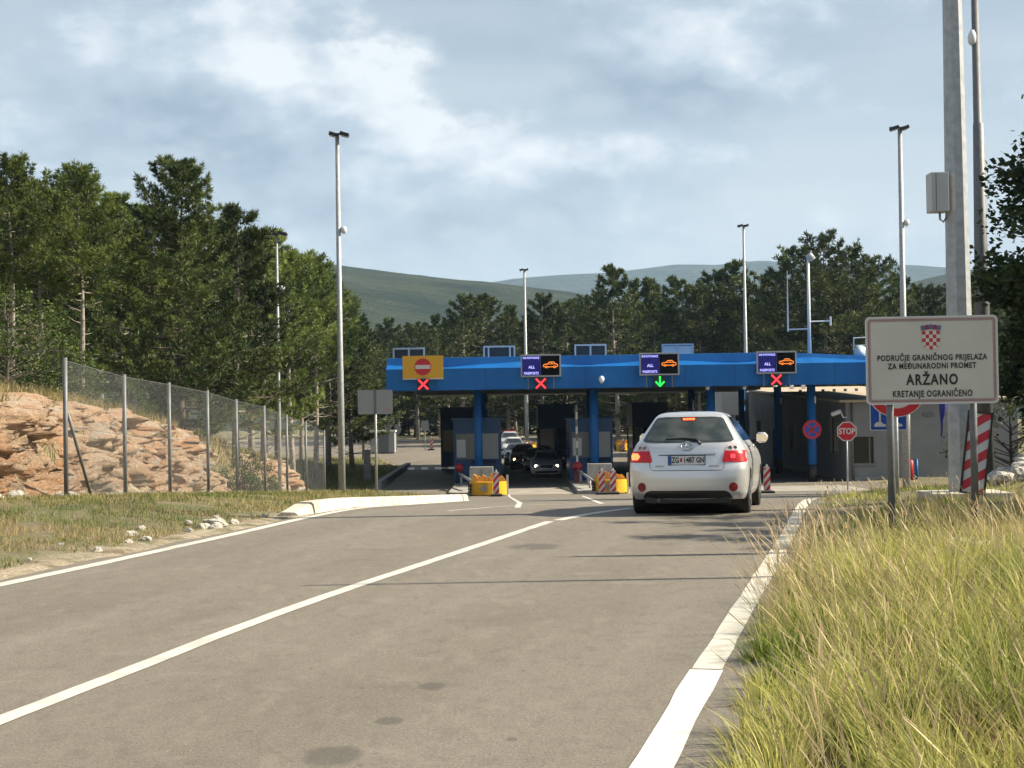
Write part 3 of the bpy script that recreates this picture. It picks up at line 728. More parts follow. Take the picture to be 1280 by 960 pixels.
t, h = sign_post(1110, 505, 58, 'lane_sign', 'blue rectangular lane sign with white marks behind the place-name board', 'sign', .035)
pl = MB().prism(rrect(1.30, 1.85, .05, 0, h), -.02, 0).build('panel', sign_white, t); MB().prism(rrect(1.24, 1.79, .04, 0, h), -.026, -.021).build('blue_field', sign_blue, pl)
for x in (-.30, .22): MB().box((x, -.03, h - .25), (.06, .006, .85)).build('white_line', sign_white, pl)
for x, zz in ((-.30, h - .74), (.28, h - .74)):
    MB().prism([(x - .20, zz - .05), (x + .20, zz - .05), (x + .20, zz + .03), (x + .1, zz + .05), (x + .06, zz + .11), (x - .12, zz + .11), (x - .2, zz + .03)], -.034, -.028).build('car_symbol', sign_white, pl)

t, h = sign_post(1120, 484, 28, 'prohibition_sign', 'round white sign with a broad red ring, mostly hidden by the place-name board', 'sign', .032)
pl = MB().prism(disc(0, h, .51, 40), -.02, 0).build('panel', sign_white, t)
mb = MB(); ring(mb, 0, h, .36, .495, -.026, -.021, 40); mb.build('red_ring', sign_red, pl)

q = at(1181, 505, 24.1)
mb = MB(); n = 10; vs_ = []
for i in range(n):
    z = .25 - .72 * i / (n - 1); w = .035 + .03 * math.sin(i * .55); dx = -.012 * i
    vs_ += [(dx * .6 - w, .02 * math.sin(i), z), (dx * .6 + w * .2, -.05 + .02 * math.sin(i * 1.3), z), (dx * .6 + w, .03, z)]
fs = []
for i in range(n - 1):
    for k in range(3): a_ = i * 3 + k; b_ = i * 3 + (k + 1) % 3; fs.append((a_, b_, b_ + 3, a_ + 3))
fs += [(0, 1, 2), (n * 3 - 1, n * 3 - 2, n * 3 - 3)]
mb.add(vs_, fs); o = mb.build('furled_flag', mat('blue_cloth', (.03, .035, .22), .8), None, True); o.location = q
tag(o, 'dark blue furled cloth hanging beside the thick pole below the board', 'flag')

q = gp(1137, 603.5); t = thing('hydrant_posts', 'red and blue standpipes at the foot of the building wall', 'standpipe', (at(1138, 600, 79.5).x, 79.5, gz(18.6, 79.5)))
MB().tube([(0, 0, -.05), (0, 0, .95), (0, 0, 1.02)], [.16, .16, .08], 10).build('red_pipe', red_paint, t, True)
MB().tube([(.32, .05, -.05), (.32, .05, 1.05)], .07, 8).build('blue_pipe', blue_paint, t, True)
MB().tube([(-.03, .05, .9), (-.03, .05, 3.7)], .09, 8).build('grey_pipe', galv_dark, t, True)

# ------------------------------------------------------------------ blue canopy
YC = 80.0; PZ = float(prof(85))
cl = at(483, 488, YC).x; crx = at(1168, 478, YC).x
zbot = at(640, 486.0, YC).z; ztop = at(640, 459.5, YC).z
canopy = thing('border_canopy', 'long bright blue flat canopy over the inspection lanes', 'canopy', (0, 0, 0))
xs_ = np.linspace(cl, crx, 60); vs_ = []; fs = []
tri = lambda x: abs(((x - cl) / 7.15 + .14) % 1.0 - .5) * 2
for i, x in enumerate(xs_):
    w = .03 + .24 * tri(x) + .03 * mnoise.noise((x * .8, 0, 0))
    lv = [(YC, zbot), (YC - .01, ztop), (YC + .06, ztop + .02), (YC + .50, ztop + .03 + w), (YC + .56, ztop + .55 - max(0, (x - 13.2)) * .055), (YC + 1.3, ztop + .58 - max(0, (x - 13.2)) * .055)]
    vs_ += [(x, y, z) for y, z in lv]
for i in range(len(xs_) - 1):
    for k in range(5): a_ = i * 6 + k; fs.append((a_, a_ + 1, a_ + 7, a_ + 6))
fas = MB().add(vs_, fs).build('fascia', blue_fascia, canopy, fix=True)
MB().bx(cl + .02, crx - .02, YC + .03, YC + 24, zbot + .03, zbot + .28).build('soffit', under, canopy)
MB().bx(cl + .03, crx - .03, YC + 1.25, YC + 23.9, zbot + .29, ztop + .30).build('roof_deck', blue_paint, canopy)
for x, s in ((cl, -1), (crx, 1)):
    MB().prism([(0, zbot), (24, zbot), (24, ztop + .2), (.9, ztop + .5), (.1, ztop)], 0, .04).build('side_fascia', blue_fascia, canopy)
    o = canopy.children[-1]; o.rotation_euler = (0, 0, R(90)); o.location = (x + (.0 if s < 0 else .04), YC + .005, 0)
MB().bx(cl + .02, 15.6, YC + 24.01, YC + 36, zbot + .03, zbot + .28).build('added_rear_soffit', under, canopy)  # rear roof section, added to deepen the shade under the canopy
MB().bx(cl + .03, 15.6, YC + 24.02, YC + 35.9, zbot + .29, ztop).build('added_rear_roof_deck', blue_paint, canopy)
MB().tube([(cl + .05, YC - .012, zbot - .012), (crx - .05, YC - .012, zbot - .012)], .02, 6).build('drip_edge', blue_paint, canopy)
for k in range(1, 11):
    x = cl + (crx - cl) * k / 11; MB().bx(x - .012, x + .012, YC - .022, YC - .012, zbot + .03, ztop - .02).build('panel_joint', mat('joint_blue', (.004, .06, .2), .5), canopy)
cols = []
for k, (px, Yc, r) in enumerate(((598, 82, .20), (743, 82, .22), (889, 82, .22), (1015, 82, .215), (973, 92.5, .21), (928, 104, .21), (606, 100, .2), (738, 100, .2), (865, 100, .2))):
    x = at(px, 550, Yc).x
    o = MB().tube([(x, Yc, PZ - .05), (x, Yc, zbot + .05)], r, 18).build('column', blue_paint, canopy, True)
    MB().tube([(x, Yc, PZ - .04), (x, Yc, PZ + .85)], r + .012, 18).build('black_base', black, o, True)
    if k > 2: MB().box((x + .15, Yc - .1, zbot - .75), (.10, .14, .35)).build('junction_box', roof_white, o)
for px, py in ((752, 476),):
    q = at(px, py, YC - .25); MB().tube([(q.x, YC, q.z + .12), (q.x, YC - .22, q.z + .12), (q.x, YC - .25, q.z + .05), (q.x, YC - .25, q.z - .12)], [.05, .13, .14, .06], 10).build('dome_camera', roof_white, canopy, True)
for px in (884, 930):
    q = at(px, 483, YC + .5); MB().tube([(q.x, YC + .3, zbot - .02), (q.x, YC + .3, zbot - .2)], [.12, .07], 10).build('soffit_lamp', roof_white, canopy, True)

# panels on the canopy
led_blue = mat('led_blue_field', (.006, .006, .05), .5, spec=.08, emit=(.006, .006, .05), estr=1.0)
led_black = mat('led_black_field', (.003, .003, .004), .5, spec=.08)
led_text = mat('led_text', (.1, .1, .2), .5, emit=(.42, .42, 1.0), estr=.75)
led_orange = mat('led_orange', (.1, .05, .01), .5, emit=(1.0, .24, .03), estr=.7)
led_red = mat('led_red', (.2, .0, .01), .5, emit=(1.0, .035, .05), estr=1.0)
led_green = mat('led_green', (.0, .2, .03), .5, emit=(.02, .95, .10), estr=.75)
def car_outline(parent, cx, cz, s, y):
    body = [(-.40, -.02), (-.38, .05), (-.16, .085), (-.06, .19), (.18, .19), (.30, .08), (.40, .05), (.41, -.06), (.30, -.08), (.24, -.13), (.16, -.08), (-.14, -.08), (-.22, -.13), (-.30, -.08), (-.40, -.06), (-.40, -.02)]
    MB().tube([(cx + x * s, y, cz + z * s) for x, z in body], .020, 5).build('car_outline', led_orange, parent)
    for sx in (-.22, .23): MB().tube([(cx + (sx + .06 * math.cos(R(a))) * s, y, cz + (-.08 + .06 * math.sin(R(a))) * s) for a in range(0, 361, 45)], .016, 5).build('wheel_outline', led_orange, parent)
    MB().tube([(cx + x * s, y, cz + z * s) for x, z in ((-.14, .085), (.28, .085))], .014, 5).build('window_line', led_orange, parent)
    MB().tube([(cx + x * s, y, cz + z * s) for x, z in ((.07, .085), (.06, .18))], .014, 5).build('window_line', led_orange, parent)
def lane_panel(px, py, w_px, h_px, label):
    q = at(px, py, YC - .2); w = w_px / FPX * YC; h = h_px / FPX * YC
    t = thing('lane_display', label, 'display', (q.x, YC - .2, q.z - h / 2), 0, 'lane displays on the canopy')
    cs = MB().bx(-w / 2, w / 2, -.06, .12, 0, h).build('casing', mat('display_casing', (.34, .35, .36), .5), t, bevel=.012)
    bl = MB().bx(-w / 2 + .07, -.01, -.068, -.061, .07, h - .07).build('blue_screen', led_blue, t)
    bk = MB().bx(.0, w / 2 - .07, -.068, -.061, .07, h - .07).build('black_screen', led_black, t)
    cx = -w / 4 + .02
    text('SVE PUTOVNICE', .135, led_text, bl, (cx, -.072, h - .17), bold=.004, wx=.80)
    text('ALL', .19, led_text, bl, (cx + .02, -.072, h * .43), bold=.005, wx=.95)
    text('PASSPORTS', .17, led_text, bl, (cx, -.072, .17), bold=.004, wx=.82)
    car_outline(bk, w / 4 - .02, h * .5, w * .44, -.075)
    for x in (-.62, .62): MB().bx(x - .025, x + .025, .0, .05, -.62, 0).build('bracket', galv_dark, t)
    return t
def signal(px, py, kind, label):
    q = at(px, py, YC - .25); t = thing('lane_signal', label, 'signal light', (q.x, YC - .25, q.z - .28), 0, 'lane signals under the panels')
    MB().bx(-.30, .30, .0, .14, 0, .56).build('housing', black, t, bevel=.01)
    if kind == 'x':
        for a in (45, -45): MB().box((0, -.012, .28), (.66, .02, .085), Matrix.Rotation(R(a), 3, 'Y')).build('red_bar', led_red, t)
    else:
        MB().box((0, -.012, .33), (.085, .02, .38)).build('green_shaft', led_green, t)
        for s in (-1, 1): MB().box((s * .095, -.012, .15), (.33, .02, .085), Matrix.Rotation(R(-45 * s), 3, 'Y')).build('green_barb', led_green, t)
    MB().bx(-.03, .03, .05, .2, .56, .66).build('hanger', galv_dark, t)
lane_panel(676, 457, 50, 28, 'blue and black lane display with orange car, above the red cross nearest the middle')
lane_panel(824, 455, 49.5, 28, 'blue and black lane display with orange car above the green arrow')
lane_panel(970.5, 453, 49.5, 28, 'rightmost blue and black lane display with orange car, above a red cross')
q = at(528.5, 458.7, YC - .2); w = 50.5 / FPX * YC; h = 28 / FPX * YC
t = thing('no_entry_panel', 'yellow panel with a round red no-entry sign on the canopy left end', 'sign', (q.x, YC - .2, q.z - h / 2))
pl = MB().bx(-w / 2, w / 2, 0, .08, 0, h).build('panel', sign_yellow, t)
MB().bx(-w / 2, w / 2, -.01, .09, -.06, -.002).build('lower_edge', sign_white, t)
rd = MB().prism(disc(-.0, h / 2, .41, 32), -.012, -.002).build('red_disc', sign_red, pl)
MB().bx(-.36, .36, -.02, -.013, h / 2 - .095, h / 2 + .095).build('white_bar', sign_white, rd)
signal(529, 480.5, 'x', 'red cross signal light under the yellow no-entry panel')
signal(676, 479.3, 'x', 'red cross signal light under the lane display next to the yellow panel')
signal(825, 476.5, 'g', 'green downward arrow signal light under the middle lane display')
signal(970.5, 474.5, 'x', 'red cross signal light under the rightmost lane display')
# backs of the panels that face the other way, standing on the rear roof edge
for i, (px0, px1, py0, lab) in enumerate(((492, 530, 437, 'behind the yellow no-entry panel'), (605, 643, 434.5, 'left of the first lane display'), (719, 757, 432.5, 'between the first and second lane display'), (828, 866, 432, 'behind the lane display with the green arrow'))):
    a_ = at(px0, py0, 103); b_ = at(px1, py0, 103); w = b_.x - a_.x
    t = thing('roof_panel', 'white framed panel standing on the canopy roof ' + lab, 'panel', ((a_.x + b_.x) / 2, 103, ztop), 0, 'panels standing on the canopy roof')
    h = a_.z - ztop
    MB().bx(-w / 2 + .04, w / 2 - .04, 0, .12, h - 1.0, h - .04).build('backing', mat('pale_blue_panel', (.42, .52, .60), .5) if i == 3 else mat('dark_panel', (.02, .026, .035), .5), t)
    mb = MB()
    for x in ((-w / 2, 0, w / 2) if i != 1 else (-w / 2, -w / 2 + .28, w / 2 - .28, w / 2)): mb.bx(x - .05, x + .05, -.06, -.002, 0, h)
    mb.bx(-w / 2 - .05, w / 2 + .05, -.07, .0, h, h + .1); mb.build('frame', roof_white if i != 3 else mat('pale_blue_frame', (.36, .44, .52), .5), t)
# aerial mast on the roof
q = at(1012, 447, 86); zb = ztop + .3
t = thing('aerial_mast', 'white aerial mast with side arms standing on the canopy roof', 'antenna', (q.x, 86, zb))
zz = lambda py: at(1012, py, 86).z - zb
xx = lambda px, py: at(px, py, 86).x - q.x
white_m = mat('white_mast', (.66, .67, .68), .45)
MB().tube([(0, 0, 0), (xx(1010, 322), 0, zz(322))], [.10, .07], 8).build('mast', white_m, t, True)
MB().tube([(0, 0, zz(411)), (xx(985, 411), 0, zz(411.5))], .04, 6).build('arm', white_m, t); MB().tube([(xx(985, 414), 0, zz(414)), (xx(984, 338), 0, zz(338))], [.05, .02], 6).build('rod_aerial', white_m, t)
MB().tube([(0, 0, zz(402)), (xx(1038, 402), 0, zz(401.5))], .04, 6).build('arm', white_m, t); MB().tube([(xx(1038, 407), 0, zz(407)), (xx(1038, 396), 0, zz(396))], .05, 6).build('stub_aerial', white_m, t)
MB().tube([(0.1, 0, zz(326)), (.14, 0, zz(321)), (.2, 0, zz(316))], [.12, .28, .02], 12).build('wind_gauge', mat('grey_plastic', (.4, .41, .42), .5), t, True)
mb = MB()
for k in range(9): mb.box((0.0 + (.16 if k % 2 else -.16), 0, .5 + k * .62), (.22, .02, .02))
mb.build('step_bolts', galv, t)
q = at(1075, 440, 88); t = thing('satellite_dish', 'pale dish with a small white rack on the canopy roof beside the board', 'dish', (q.x, 88, ztop + .25))
h = q.z - t.location.z
MB().tube([(0, -.05, h), (0, .05, h), (0, .12, h)], [.36, .30, .05], 18).build('dish', mat('dish_grey', (.45, .55, .62), .4), t, True)
MB().tube([(0, .1, 0), (0, .1, h)], .05, 6).build('stand', galv, t)
for z in (h + .35, h + .75): MB().tube([(-.3, .1, z), (.35, .1, z + .03)], .03, 6).build('rack_bar', roof_white, t)
for x in (-.3, .35): MB().tube([(x, .1, h), (x, .1, h + .8)], .03, 6).build('rack_bar', roof_white, t)

# ------------------------------------------------------------------ islands and booths
isl_m = mat('island_concrete', (.30, .285, .255), .9, 0, (.38, .36, .32), 1.5, bump=.2)
def island(xc, w, y0, y1, label):
    t = thing('traffic_island', label, 'island', (xc, y0, PZ))
    n = 8; o_ = [(w / 2 * math.cos(R(180 + 180 * k / n)), w / 2 * .7 + w / 2 * .7 * math.sin(R(180 + 180 * k / n))) for k in range(n + 1)] + [(w / 2, y1 - y0), (-w / 2, y1 - y0)]
    MB().zprism(o_, -.12, .16).build('island_slab', isl_m, t)
island(-1.75, 2.3, 73.0, 112, 'raised concrete island under the booth left of the queue of cars')
island(4.0, 2.3, 72.6, 112, 'raised concrete island under the booth right of the queue of cars')
island(9.9, 2.3, 74.5, 112, 'raised concrete island hidden behind the silver hatchback')
def booth(px0, px1, ptop, Yb, depth, label, bluem, lit=True):
    x0 = at(px0, 560, Yb).x; x1 = at(px1, 560, Yb).x; w = x1 - x0; zt = at((px0 + px1) / 2, ptop, Yb).z; z0 = PZ + .16; h = zt - z0
    t = thing('control_booth', label, 'booth', ((x0 + x1) / 2, Yb, z0), 0, 'inspection booths under the canopy')
    # walls as four sides with window openings: corner posts, sill wall, lintel
    MB().bx(-w / 2, w / 2, 0, depth, 0, 1.15).build('lower_wall', bluem, t)
    MB().bx(-w / 2, w / 2, 0, depth, 2.45, h).build('upper_wall', bluem, t)
    for sx in (-1, 1):
        for y in (0, depth - .12): MB().bx(sx * (w / 2 - .06) - .06, sx * (w / 2 - .06) + .06, y, y + .12, 1.15, 2.45).build('corner_post', bluem, t)
    MB().bx(-.10, .10, .0, .1, 1.15, 2.45).build('mullion', bluem, t)
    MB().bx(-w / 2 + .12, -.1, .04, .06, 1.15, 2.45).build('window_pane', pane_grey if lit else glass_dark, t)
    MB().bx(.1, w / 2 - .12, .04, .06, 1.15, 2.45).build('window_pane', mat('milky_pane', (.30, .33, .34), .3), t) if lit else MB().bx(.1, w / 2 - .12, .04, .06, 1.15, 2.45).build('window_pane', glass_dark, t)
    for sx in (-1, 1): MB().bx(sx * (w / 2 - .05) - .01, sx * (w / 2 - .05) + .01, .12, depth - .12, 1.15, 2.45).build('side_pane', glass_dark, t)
    MB().bx(-w / 2 - .12, w / 2 + .12, -.15, depth + .15, h, h + .10).build('roof_slab', bluem, t)
    if lit:
        MB().bx(-w / 2 + .16, -w / 2 + .62, -.02, .03, 1.25, 2.15).build('white_notice', pane_white, t)
        MB().bx(-.25, .95, -.28, -.01, .95, 1.12).build('ledge', blue_dark, t)
    return t
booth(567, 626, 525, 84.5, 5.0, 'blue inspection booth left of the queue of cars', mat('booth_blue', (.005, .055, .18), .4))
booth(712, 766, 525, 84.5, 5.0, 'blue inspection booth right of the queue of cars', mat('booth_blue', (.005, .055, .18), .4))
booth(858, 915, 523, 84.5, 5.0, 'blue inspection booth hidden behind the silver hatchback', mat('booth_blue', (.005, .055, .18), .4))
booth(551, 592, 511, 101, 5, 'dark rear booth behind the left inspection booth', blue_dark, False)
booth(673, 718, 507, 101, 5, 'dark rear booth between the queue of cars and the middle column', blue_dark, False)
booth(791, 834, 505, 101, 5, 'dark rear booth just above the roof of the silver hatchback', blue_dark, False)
for px0, px1, py0, py1, lab in ((586.5, 617, 583.5, 602, 'left'), (734, 765.5, 579.5, 599, 'right')):
    a_ = at(px0, py1, 78.5); b_ = at(px1, py0, 78.5)
    t = thing('concrete_block', 'grey concrete block at the foot of the blue column, %s island' % lab, 'block', ((a_.x + b_.x) / 2, 78.5, PZ + .16))
    w = b_.x - a_.x; h = b_.z - PZ - .16
    MB().prism([(-w / 2, 0), (w / 2, 0), (w / 2 - .03, h), (-w / 2 + .03, h)], 0, .7).build('block', concrete_grey, t, bevel=.02)
    MB().box((0.0, -.012, h * .55), (.05, .012, h * .7)).build('joint', galv_dark, t)

def delineator(px, py_base, Yd, label, hpx=29):
    x = at(px, py_base, Yd).x; z = float(prof(Yd))
    t = thing('delineator', label, 'marker board', (x, Yd, z), 0, 'striped marker boards at the lane entrances')
    h = hpx / FPX * Yd
    MB().box((0, 0, .05), (.5, .8, .10)).build('rubber_foot', rubber, t, bevel=.02)
    wb = h * .26
    striped(t, wb, h - .12, -.02, None, 2.8, 1.2, (0, 0, .12), zoff=.10, back=.05)
    MB().prism([(-wb / 2, h), (wb / 2, h), (wb / 4, h + .06), (-wb / 4, h + .06)], -.02, .03).build('cap', sign_white, t)
    MB().tube([(0, 0, h + .05), (0, 0, h + .13)], .03, 6).build('grip', sign_white, t)
delineator(620.5, 621, 71.2, 'single red and white marker board beside the left yellow barrier', 29.5)
delineator(752.5, 618, 71.4, 'left one of two red and white marker boards at the right yellow barrier', 29)
delineator(766.5, 617.5, 71.6, 'right one of two red and white marker boards at the right yellow barrier', 29)
delineator(959, 622.5, 64, 'red and white marker board just right of the silver hatchback', 32)

def crash_barrier(px0, px1, Yb, label):
    x0 = at(px0, 610, Yb).x; x1 = at(px1, 610, Yb).x; w = x1 - x0; z = float(prof(Yb))
    t = thing('impact_barrier', label, 'barrier', ((x0 + x1) / 2, Yb, z + .04), 0, 'yellow impact barriers at the island noses')
    n = 16; o_ = [(w / 2 * math.cos(R(180 + 180 * k / n)), .8 + .8 * math.sin(R(180 + 180 * k / n))) for k in range(n + 1)]
    vs_ = []; fs = []
    for (x, y) in o_:
        for s, z_ in ((1.0, 0), (1.0, .56), (.9, .58), (.9, .05)): vs_.append((x * s, .8 + (y - .8) * s, z_))
    for k in range(n):
        for j in range(4): a_ = k * 4 + j; b_ = k * 4 + (j + 1) % 4; fs.append((a_, b_, b_ + 4, a_ + 4))
    fs += [(0, 3, 2, 1), (n * 4, n * 4 + 1, n * 4 + 2, n * 4 + 3)]
    sh = MB().add(vs_, fs).build('shell', barrier_yellow, t, True); sh.data.polygons.foreach_set('use_smooth', [False] * len(sh.data.polygons))
    MB().bx(-w / 2 + .1, w / 2 - .1, .5, 1.2, .06, .5).build('filling', orange_brown, t)
    MB().prism([(-.42, .29), (-.10, .48), (-.10, .10)], -.05, -.02).build('arrow', sign_back, sh)
    MB().bx(w / 2 - .05, w / 2 + .04, .55, .75, .0, .84).build('white_post', sign_white, t)
    for k in range(4): MB().prism([(-w / 2 - .06, .06 + k * .12), (-w / 2 + .12, .12 + k * .12), (-w / 2 - .06, .18 + k * .12)], .40, .75).build('black_tooth', black, t)
    r_ = random.Random(int(px0))
    for k in range(7):
        x = -w / 2 + .25 + (w - .5) * k / 6; h = .24 + r_.uniform(0, .16)
        MB().prism([(x - .26, .50), (x - .06, .53 + h), (x + .04, .50 + h), (x + .26, .48)], .35 + r_.uniform(-.15, .3), .40 + r_.uniform(.3, .5)).build('folded_sheet', mat('amber_sheet', (.70, .36, .06), .45), t)
    for x in (-.6, .5): MB().bx(x - .2, x + .2, .5, 1.0, -.05, 0).build('foot', black, t)
crash_barrier(586.5, 634.5, 72.0, 'yellow impact barrier at the front of the left island')
crash_barrier(742.5, 786, 72.4, 'yellow impact barrier at the front of the right island, partly hidden by the hatchback')

# boom gates
t = thing('boom_gate', 'lowered white boom gate with red pivot across the empty left lane', 'barrier gate', (at(578, 585, 82.5).x - .15, 82.5, PZ + .16))
h = at(578, 584.5, 82.5).z - PZ - .16
MB().bx(-.18, .18, -.15, .2, 0, h + .1).build('cabinet', blue_dark, t, bevel=.02)
MB().tube([(0, -.28, h), (0, -.16, h)], .22, 16).build('pivot', red_paint, t, True)
L = at(510, 585, 82.5).x - t.location.x
for k in range(7): MB().bx(L + (-.2 - L) * k / 7, L + (-.2 - L) * (k + 1) / 7, -.24, -.18, h - .05, h + .05).build('boom_section', sign_white if k % 2 == 0 else galv_dark, t)
t = thing('boom_gate', 'raised white boom gate with red post beside the right booth', 'barrier gate', (at(721.5, 585, 82).x, 82, PZ + .16))
h = at(721, 583, 82).z - PZ - .16; h2 = at(722, 506, 82).z - PZ - .16
MB().bx(-.16, .16, -.15, .2, 0, h).build('cabinet', mat('dull_red', (.16, .03, .03), .5), t, bevel=.02)
MB().tube([(0, -.26, h), (0, -.16, h)], .24, 16).build('pivot', red_paint, t, True)
for k in range(8): MB().bx(-.05, .05, -.22, -.17, h + .2 + (h2 - h - .2) * k / 8, h + .2 + (h2 - h - .2) * (k + 1) / 8).build('boom_section', sign_white if k % 2 == 0 else galv_dark, t)
for px, py0, py1, lab in ((578, 592, 600, 'left'), (727, 588, 598, 'right')):
    t = thing('guard_rail', 'grey sloping tube rail beside the boom gate on the %s island' % lab, 'rail', (0, 0, 0))
    a_ = at(px - 4, py0, 81); b_ = at(px + 14, py1 + 3, 74.5)
    MB().tube([a_, b_], .06, 8).build('rail', galv, t, True)
    for s in (.15, .8):
        p_ = a_.lerp(b_, s); MB().tube([(p_.x, p_.y, PZ + .1), p_], .05, 6).build('post', galv, t, True)

# ------------------------------------------------------------------ office building
wall_m = mat('grey_render', (.20, .205, .21), .85, 0, (.24, .245, .25), .8, bump=.15, bscale=20)
bx0, by0, bx1, by1 = 16.5, 82.0, 25.0, 119.0
zf = at(1062, 503, by0).z; zbk = zf + 1.12
t = thing('office_building', 'long low grey office building with sloping beige roof right of the canopy', 'building', (0, 0, 0))
z0 = PZ - .1
wx0, wx1, wz0, wz1 = at(1067, 578, by0).x, at(1092, 545, by0).x, at(1080, 579, by0).z, at(1080, 546, by0).z
mb = MB()
def strip(x0_, x1_, za, zb_): mb.bx(x0_, x1_, by0, by0 + .3, za, zb_)
strip(bx0, wx0, z0, zf); strip(wx1, bx1, z0, zf); strip(wx0, wx1, z0, wz0); strip(wx0, wx1, wz1, zf)
mb.build('front_wall', wall_m, t)
# side wall with sloping top and door / window openings (butted pieces)
def side_piece(ya, yb, za, zb_=None):
    top = lambda y: zf + (zbk - zf) * (y - by0) / (by1 - by0)
    if zb_ is None: vs_ = [(bx0, ya, za), (bx0, yb, za), (bx0, yb, top(yb)), (bx0, ya, top(ya))]
    else: vs_ = [(bx0, ya, za), (bx0, yb, za), (bx0, yb, zb_), (bx0, ya, zb_)]
    v2 = [(x + .3, y, z) for x, y, z in vs_]
    return MB().add(vs_ + v2, [(0, 1, 2, 3), (7, 6, 5, 4), (0, 4, 5, 1), (1, 5, 6, 2), (2, 6, 7, 3), (3, 7, 4, 0)]).build('side_wall', wall_m, t)
yo = by0 + .3
for k, (ya, yb, zl, zh) in enumerate(((84.2, 86.2, -.9, .9), (91, 92.2, PZ, .1), (97, 98.6, -1.0, .6), (104, 105.2, PZ, .1), (110, 112, -1.0, .6))):
    side_piece(yo, ya, z0)
    if zl > PZ: side_piece(ya, yb, z0, zl)
    side_piece(ya, yb, zh)
    if zl > PZ:
        w_ = MB().bx(bx0 + .12, bx0 + .15, ya, yb, zl, zh).build('window', glass_dark, t); MB().bx(bx0 + .08, bx0 + .16, (ya + yb) / 2 - .04, (ya + yb) / 2 + .04, zl, zh).build('frame', pane_grey, w_)
    else:
        w_ = MB().bx(bx0 + .10, bx0 + .16, ya, yb, PZ, zh).build('door', mat('dark_door', (.06, .06, .06), .5), t); MB().bx(bx0 + .05, bx0 + .09, ya + .1, ya + .16, PZ + 1, PZ + 1.15).build('handle', galv, w_)
    yo = yb
side_piece(yo, by1, z0)
rf = MB().add([(bx0 - .35, by0 - .3, zf), (bx1, by0 - .3, zf), (bx1, by1, zbk), (bx0 - .35, by1, zbk), (bx0 - .35, by0 - .3, zf + .12), (bx1, by0 - .3, zf + .12), (bx1, by1, zbk + .12), (bx0 - .35, by1, zbk + .12)],
              [(3, 2, 1, 0), (4, 5, 6, 7), (0, 1, 5, 4), (1, 2, 6, 5), (2, 3, 7, 6), (3, 0, 4, 7)]).build('roof', mat('beige_roof_sheet', (.50, .40, .29), .8, 0, (.44, .35, .26), .7), t)
for k in range(7): MB().box((17.4 + k * .75, 100 + .35 * k, zf + (zbk - zf) * (18 + .35 * k) / 37 + .22), (.16, .16, .16)).build('roof_anchor', galv_dark, rf)
for k, x in enumerate((17.8, 18.9, 19.7, 20.2)): MB().tube([(x, 112, zbk - .3), (x, 112, zbk + .6 + .15 * (k % 2))], .14, 8).build('roof_vent', roof_white, rf, True)
wn_ = MB().bx(wx0, wx1, by0 + .12, by0 + .15, wz0, wz1).build('window', glass_dark, t)
MB().bx(wx0 + (wx1 - wx0) * .78, wx0 + (wx1 - wx0) * .84, by0 + .07, by0 + .16, wz0, wz1).build('mullion', pane_grey, wn_)
MB().bx(wx0 - .1, wx1 + .1, by0 - .08, by0 + .1, wz0 - .14, wz0).build('sill', pane_grey, wn_)
MB().bx(bx0 - .01, bx1, by0 - .015, by0 - .001, z0, z0 + .3).build('plinth', concrete_grey, t)
MB().tube([(bx0 + .28, by0 - .09, z0), (bx0 + .28, by0 - .09, zf)], .06, 8).build('downpipe', galv_dark, t, True)
q = at(1048, 517, by0 - .6); cm = MB().tube([(q.x - .35, q.y, q.z - .05), (q.x + .12, q.y, q.z + .12)], .11, 10).build('security_camera', roof_white, t, True); MB().tube([(q.x + .1, q.y, q.z + .1), (q.x + .3, q.y + .3, q.z - .2), (bx0 + .1, by0 + .1, q.z - .2)], .04, 6).build('bracket', roof_white, cm)
MB().box((at(1160, 518, by0).x, by0 - .05, at(1160, 518, by0).z), (.5, .1, .16)).build('wall_lamp', galv_dark, t, bevel=.02)
# white block beyond the canopy's right rear
t = thing('white_annex', 'narrow pale annex wall seen between the rear columns', 'building', (0, 0, 0))
a_ = at(903, 560, 121); b_ = at(926, 486, 121)
MB().bx(a_.x, b_.x, 121, 126, float(prof(121)) - .1, 3.9).build('wall', mat('pale_render', (.42, .42, .41), .8, 0, (.36, .36, .35), 1), t)
for k in range(3): MB().bx(a_.x + .15 + k * .42, a_.x + .45 + k * .42, 120.97, 120.999, .55, .95).build('window', glass_dark, t)
MB().bx(a_.x - .1, b_.x + .1, 120.9, 126.1, 3.9, 4.05).build('roof', concrete_grey, t)

# ------------------------------------------------------------------ beyond the canopy, left
def small_sign(px, py, Yl, shape, size, label, n=1):
    q = at(px, py, Yl); zg = float(prof(Yl)); t = thing('distant_sign', label, 'sign', (q.x, Yl, zg)); h = q.z - zg
    MB().tube([(0, .03, 0), (0, .03, h + size * .4)], .035, 6).build('post', galv, t)
    if shape == 'o': MB().prism(disc(0, h, size / 2, 18), -.02, 0).build('panel', sign_back, t)
    else: MB().prism(rrect(size * .8, size * 1.1, .04, 0, h), -.02, 0).build('panel', sign_back, t)
small_sign(459, 532, 132, 'o', 1.25, 'grey back of a large round sign left of the white cabin')
small_sign(487, 531, 134, 'r', 1.0, 'grey back of a rectangular sign just right of the white cabin')
small_sign(495, 537, 134, 'o', .85, 'grey back of a small round sign right of the white cabin')
small_sign(531, 532, 134, 'r', .75, 'small grey square sign standing alone before the dark trees')
q = at(478, 556, 130); t = thing('white_cabin', 'small grey utility cabin with white roof beyond the empty lane', 'cabin', (q.x, 130, float(prof(130))))
h = at(478, 538, 130).z - float(prof(130)); w = .95
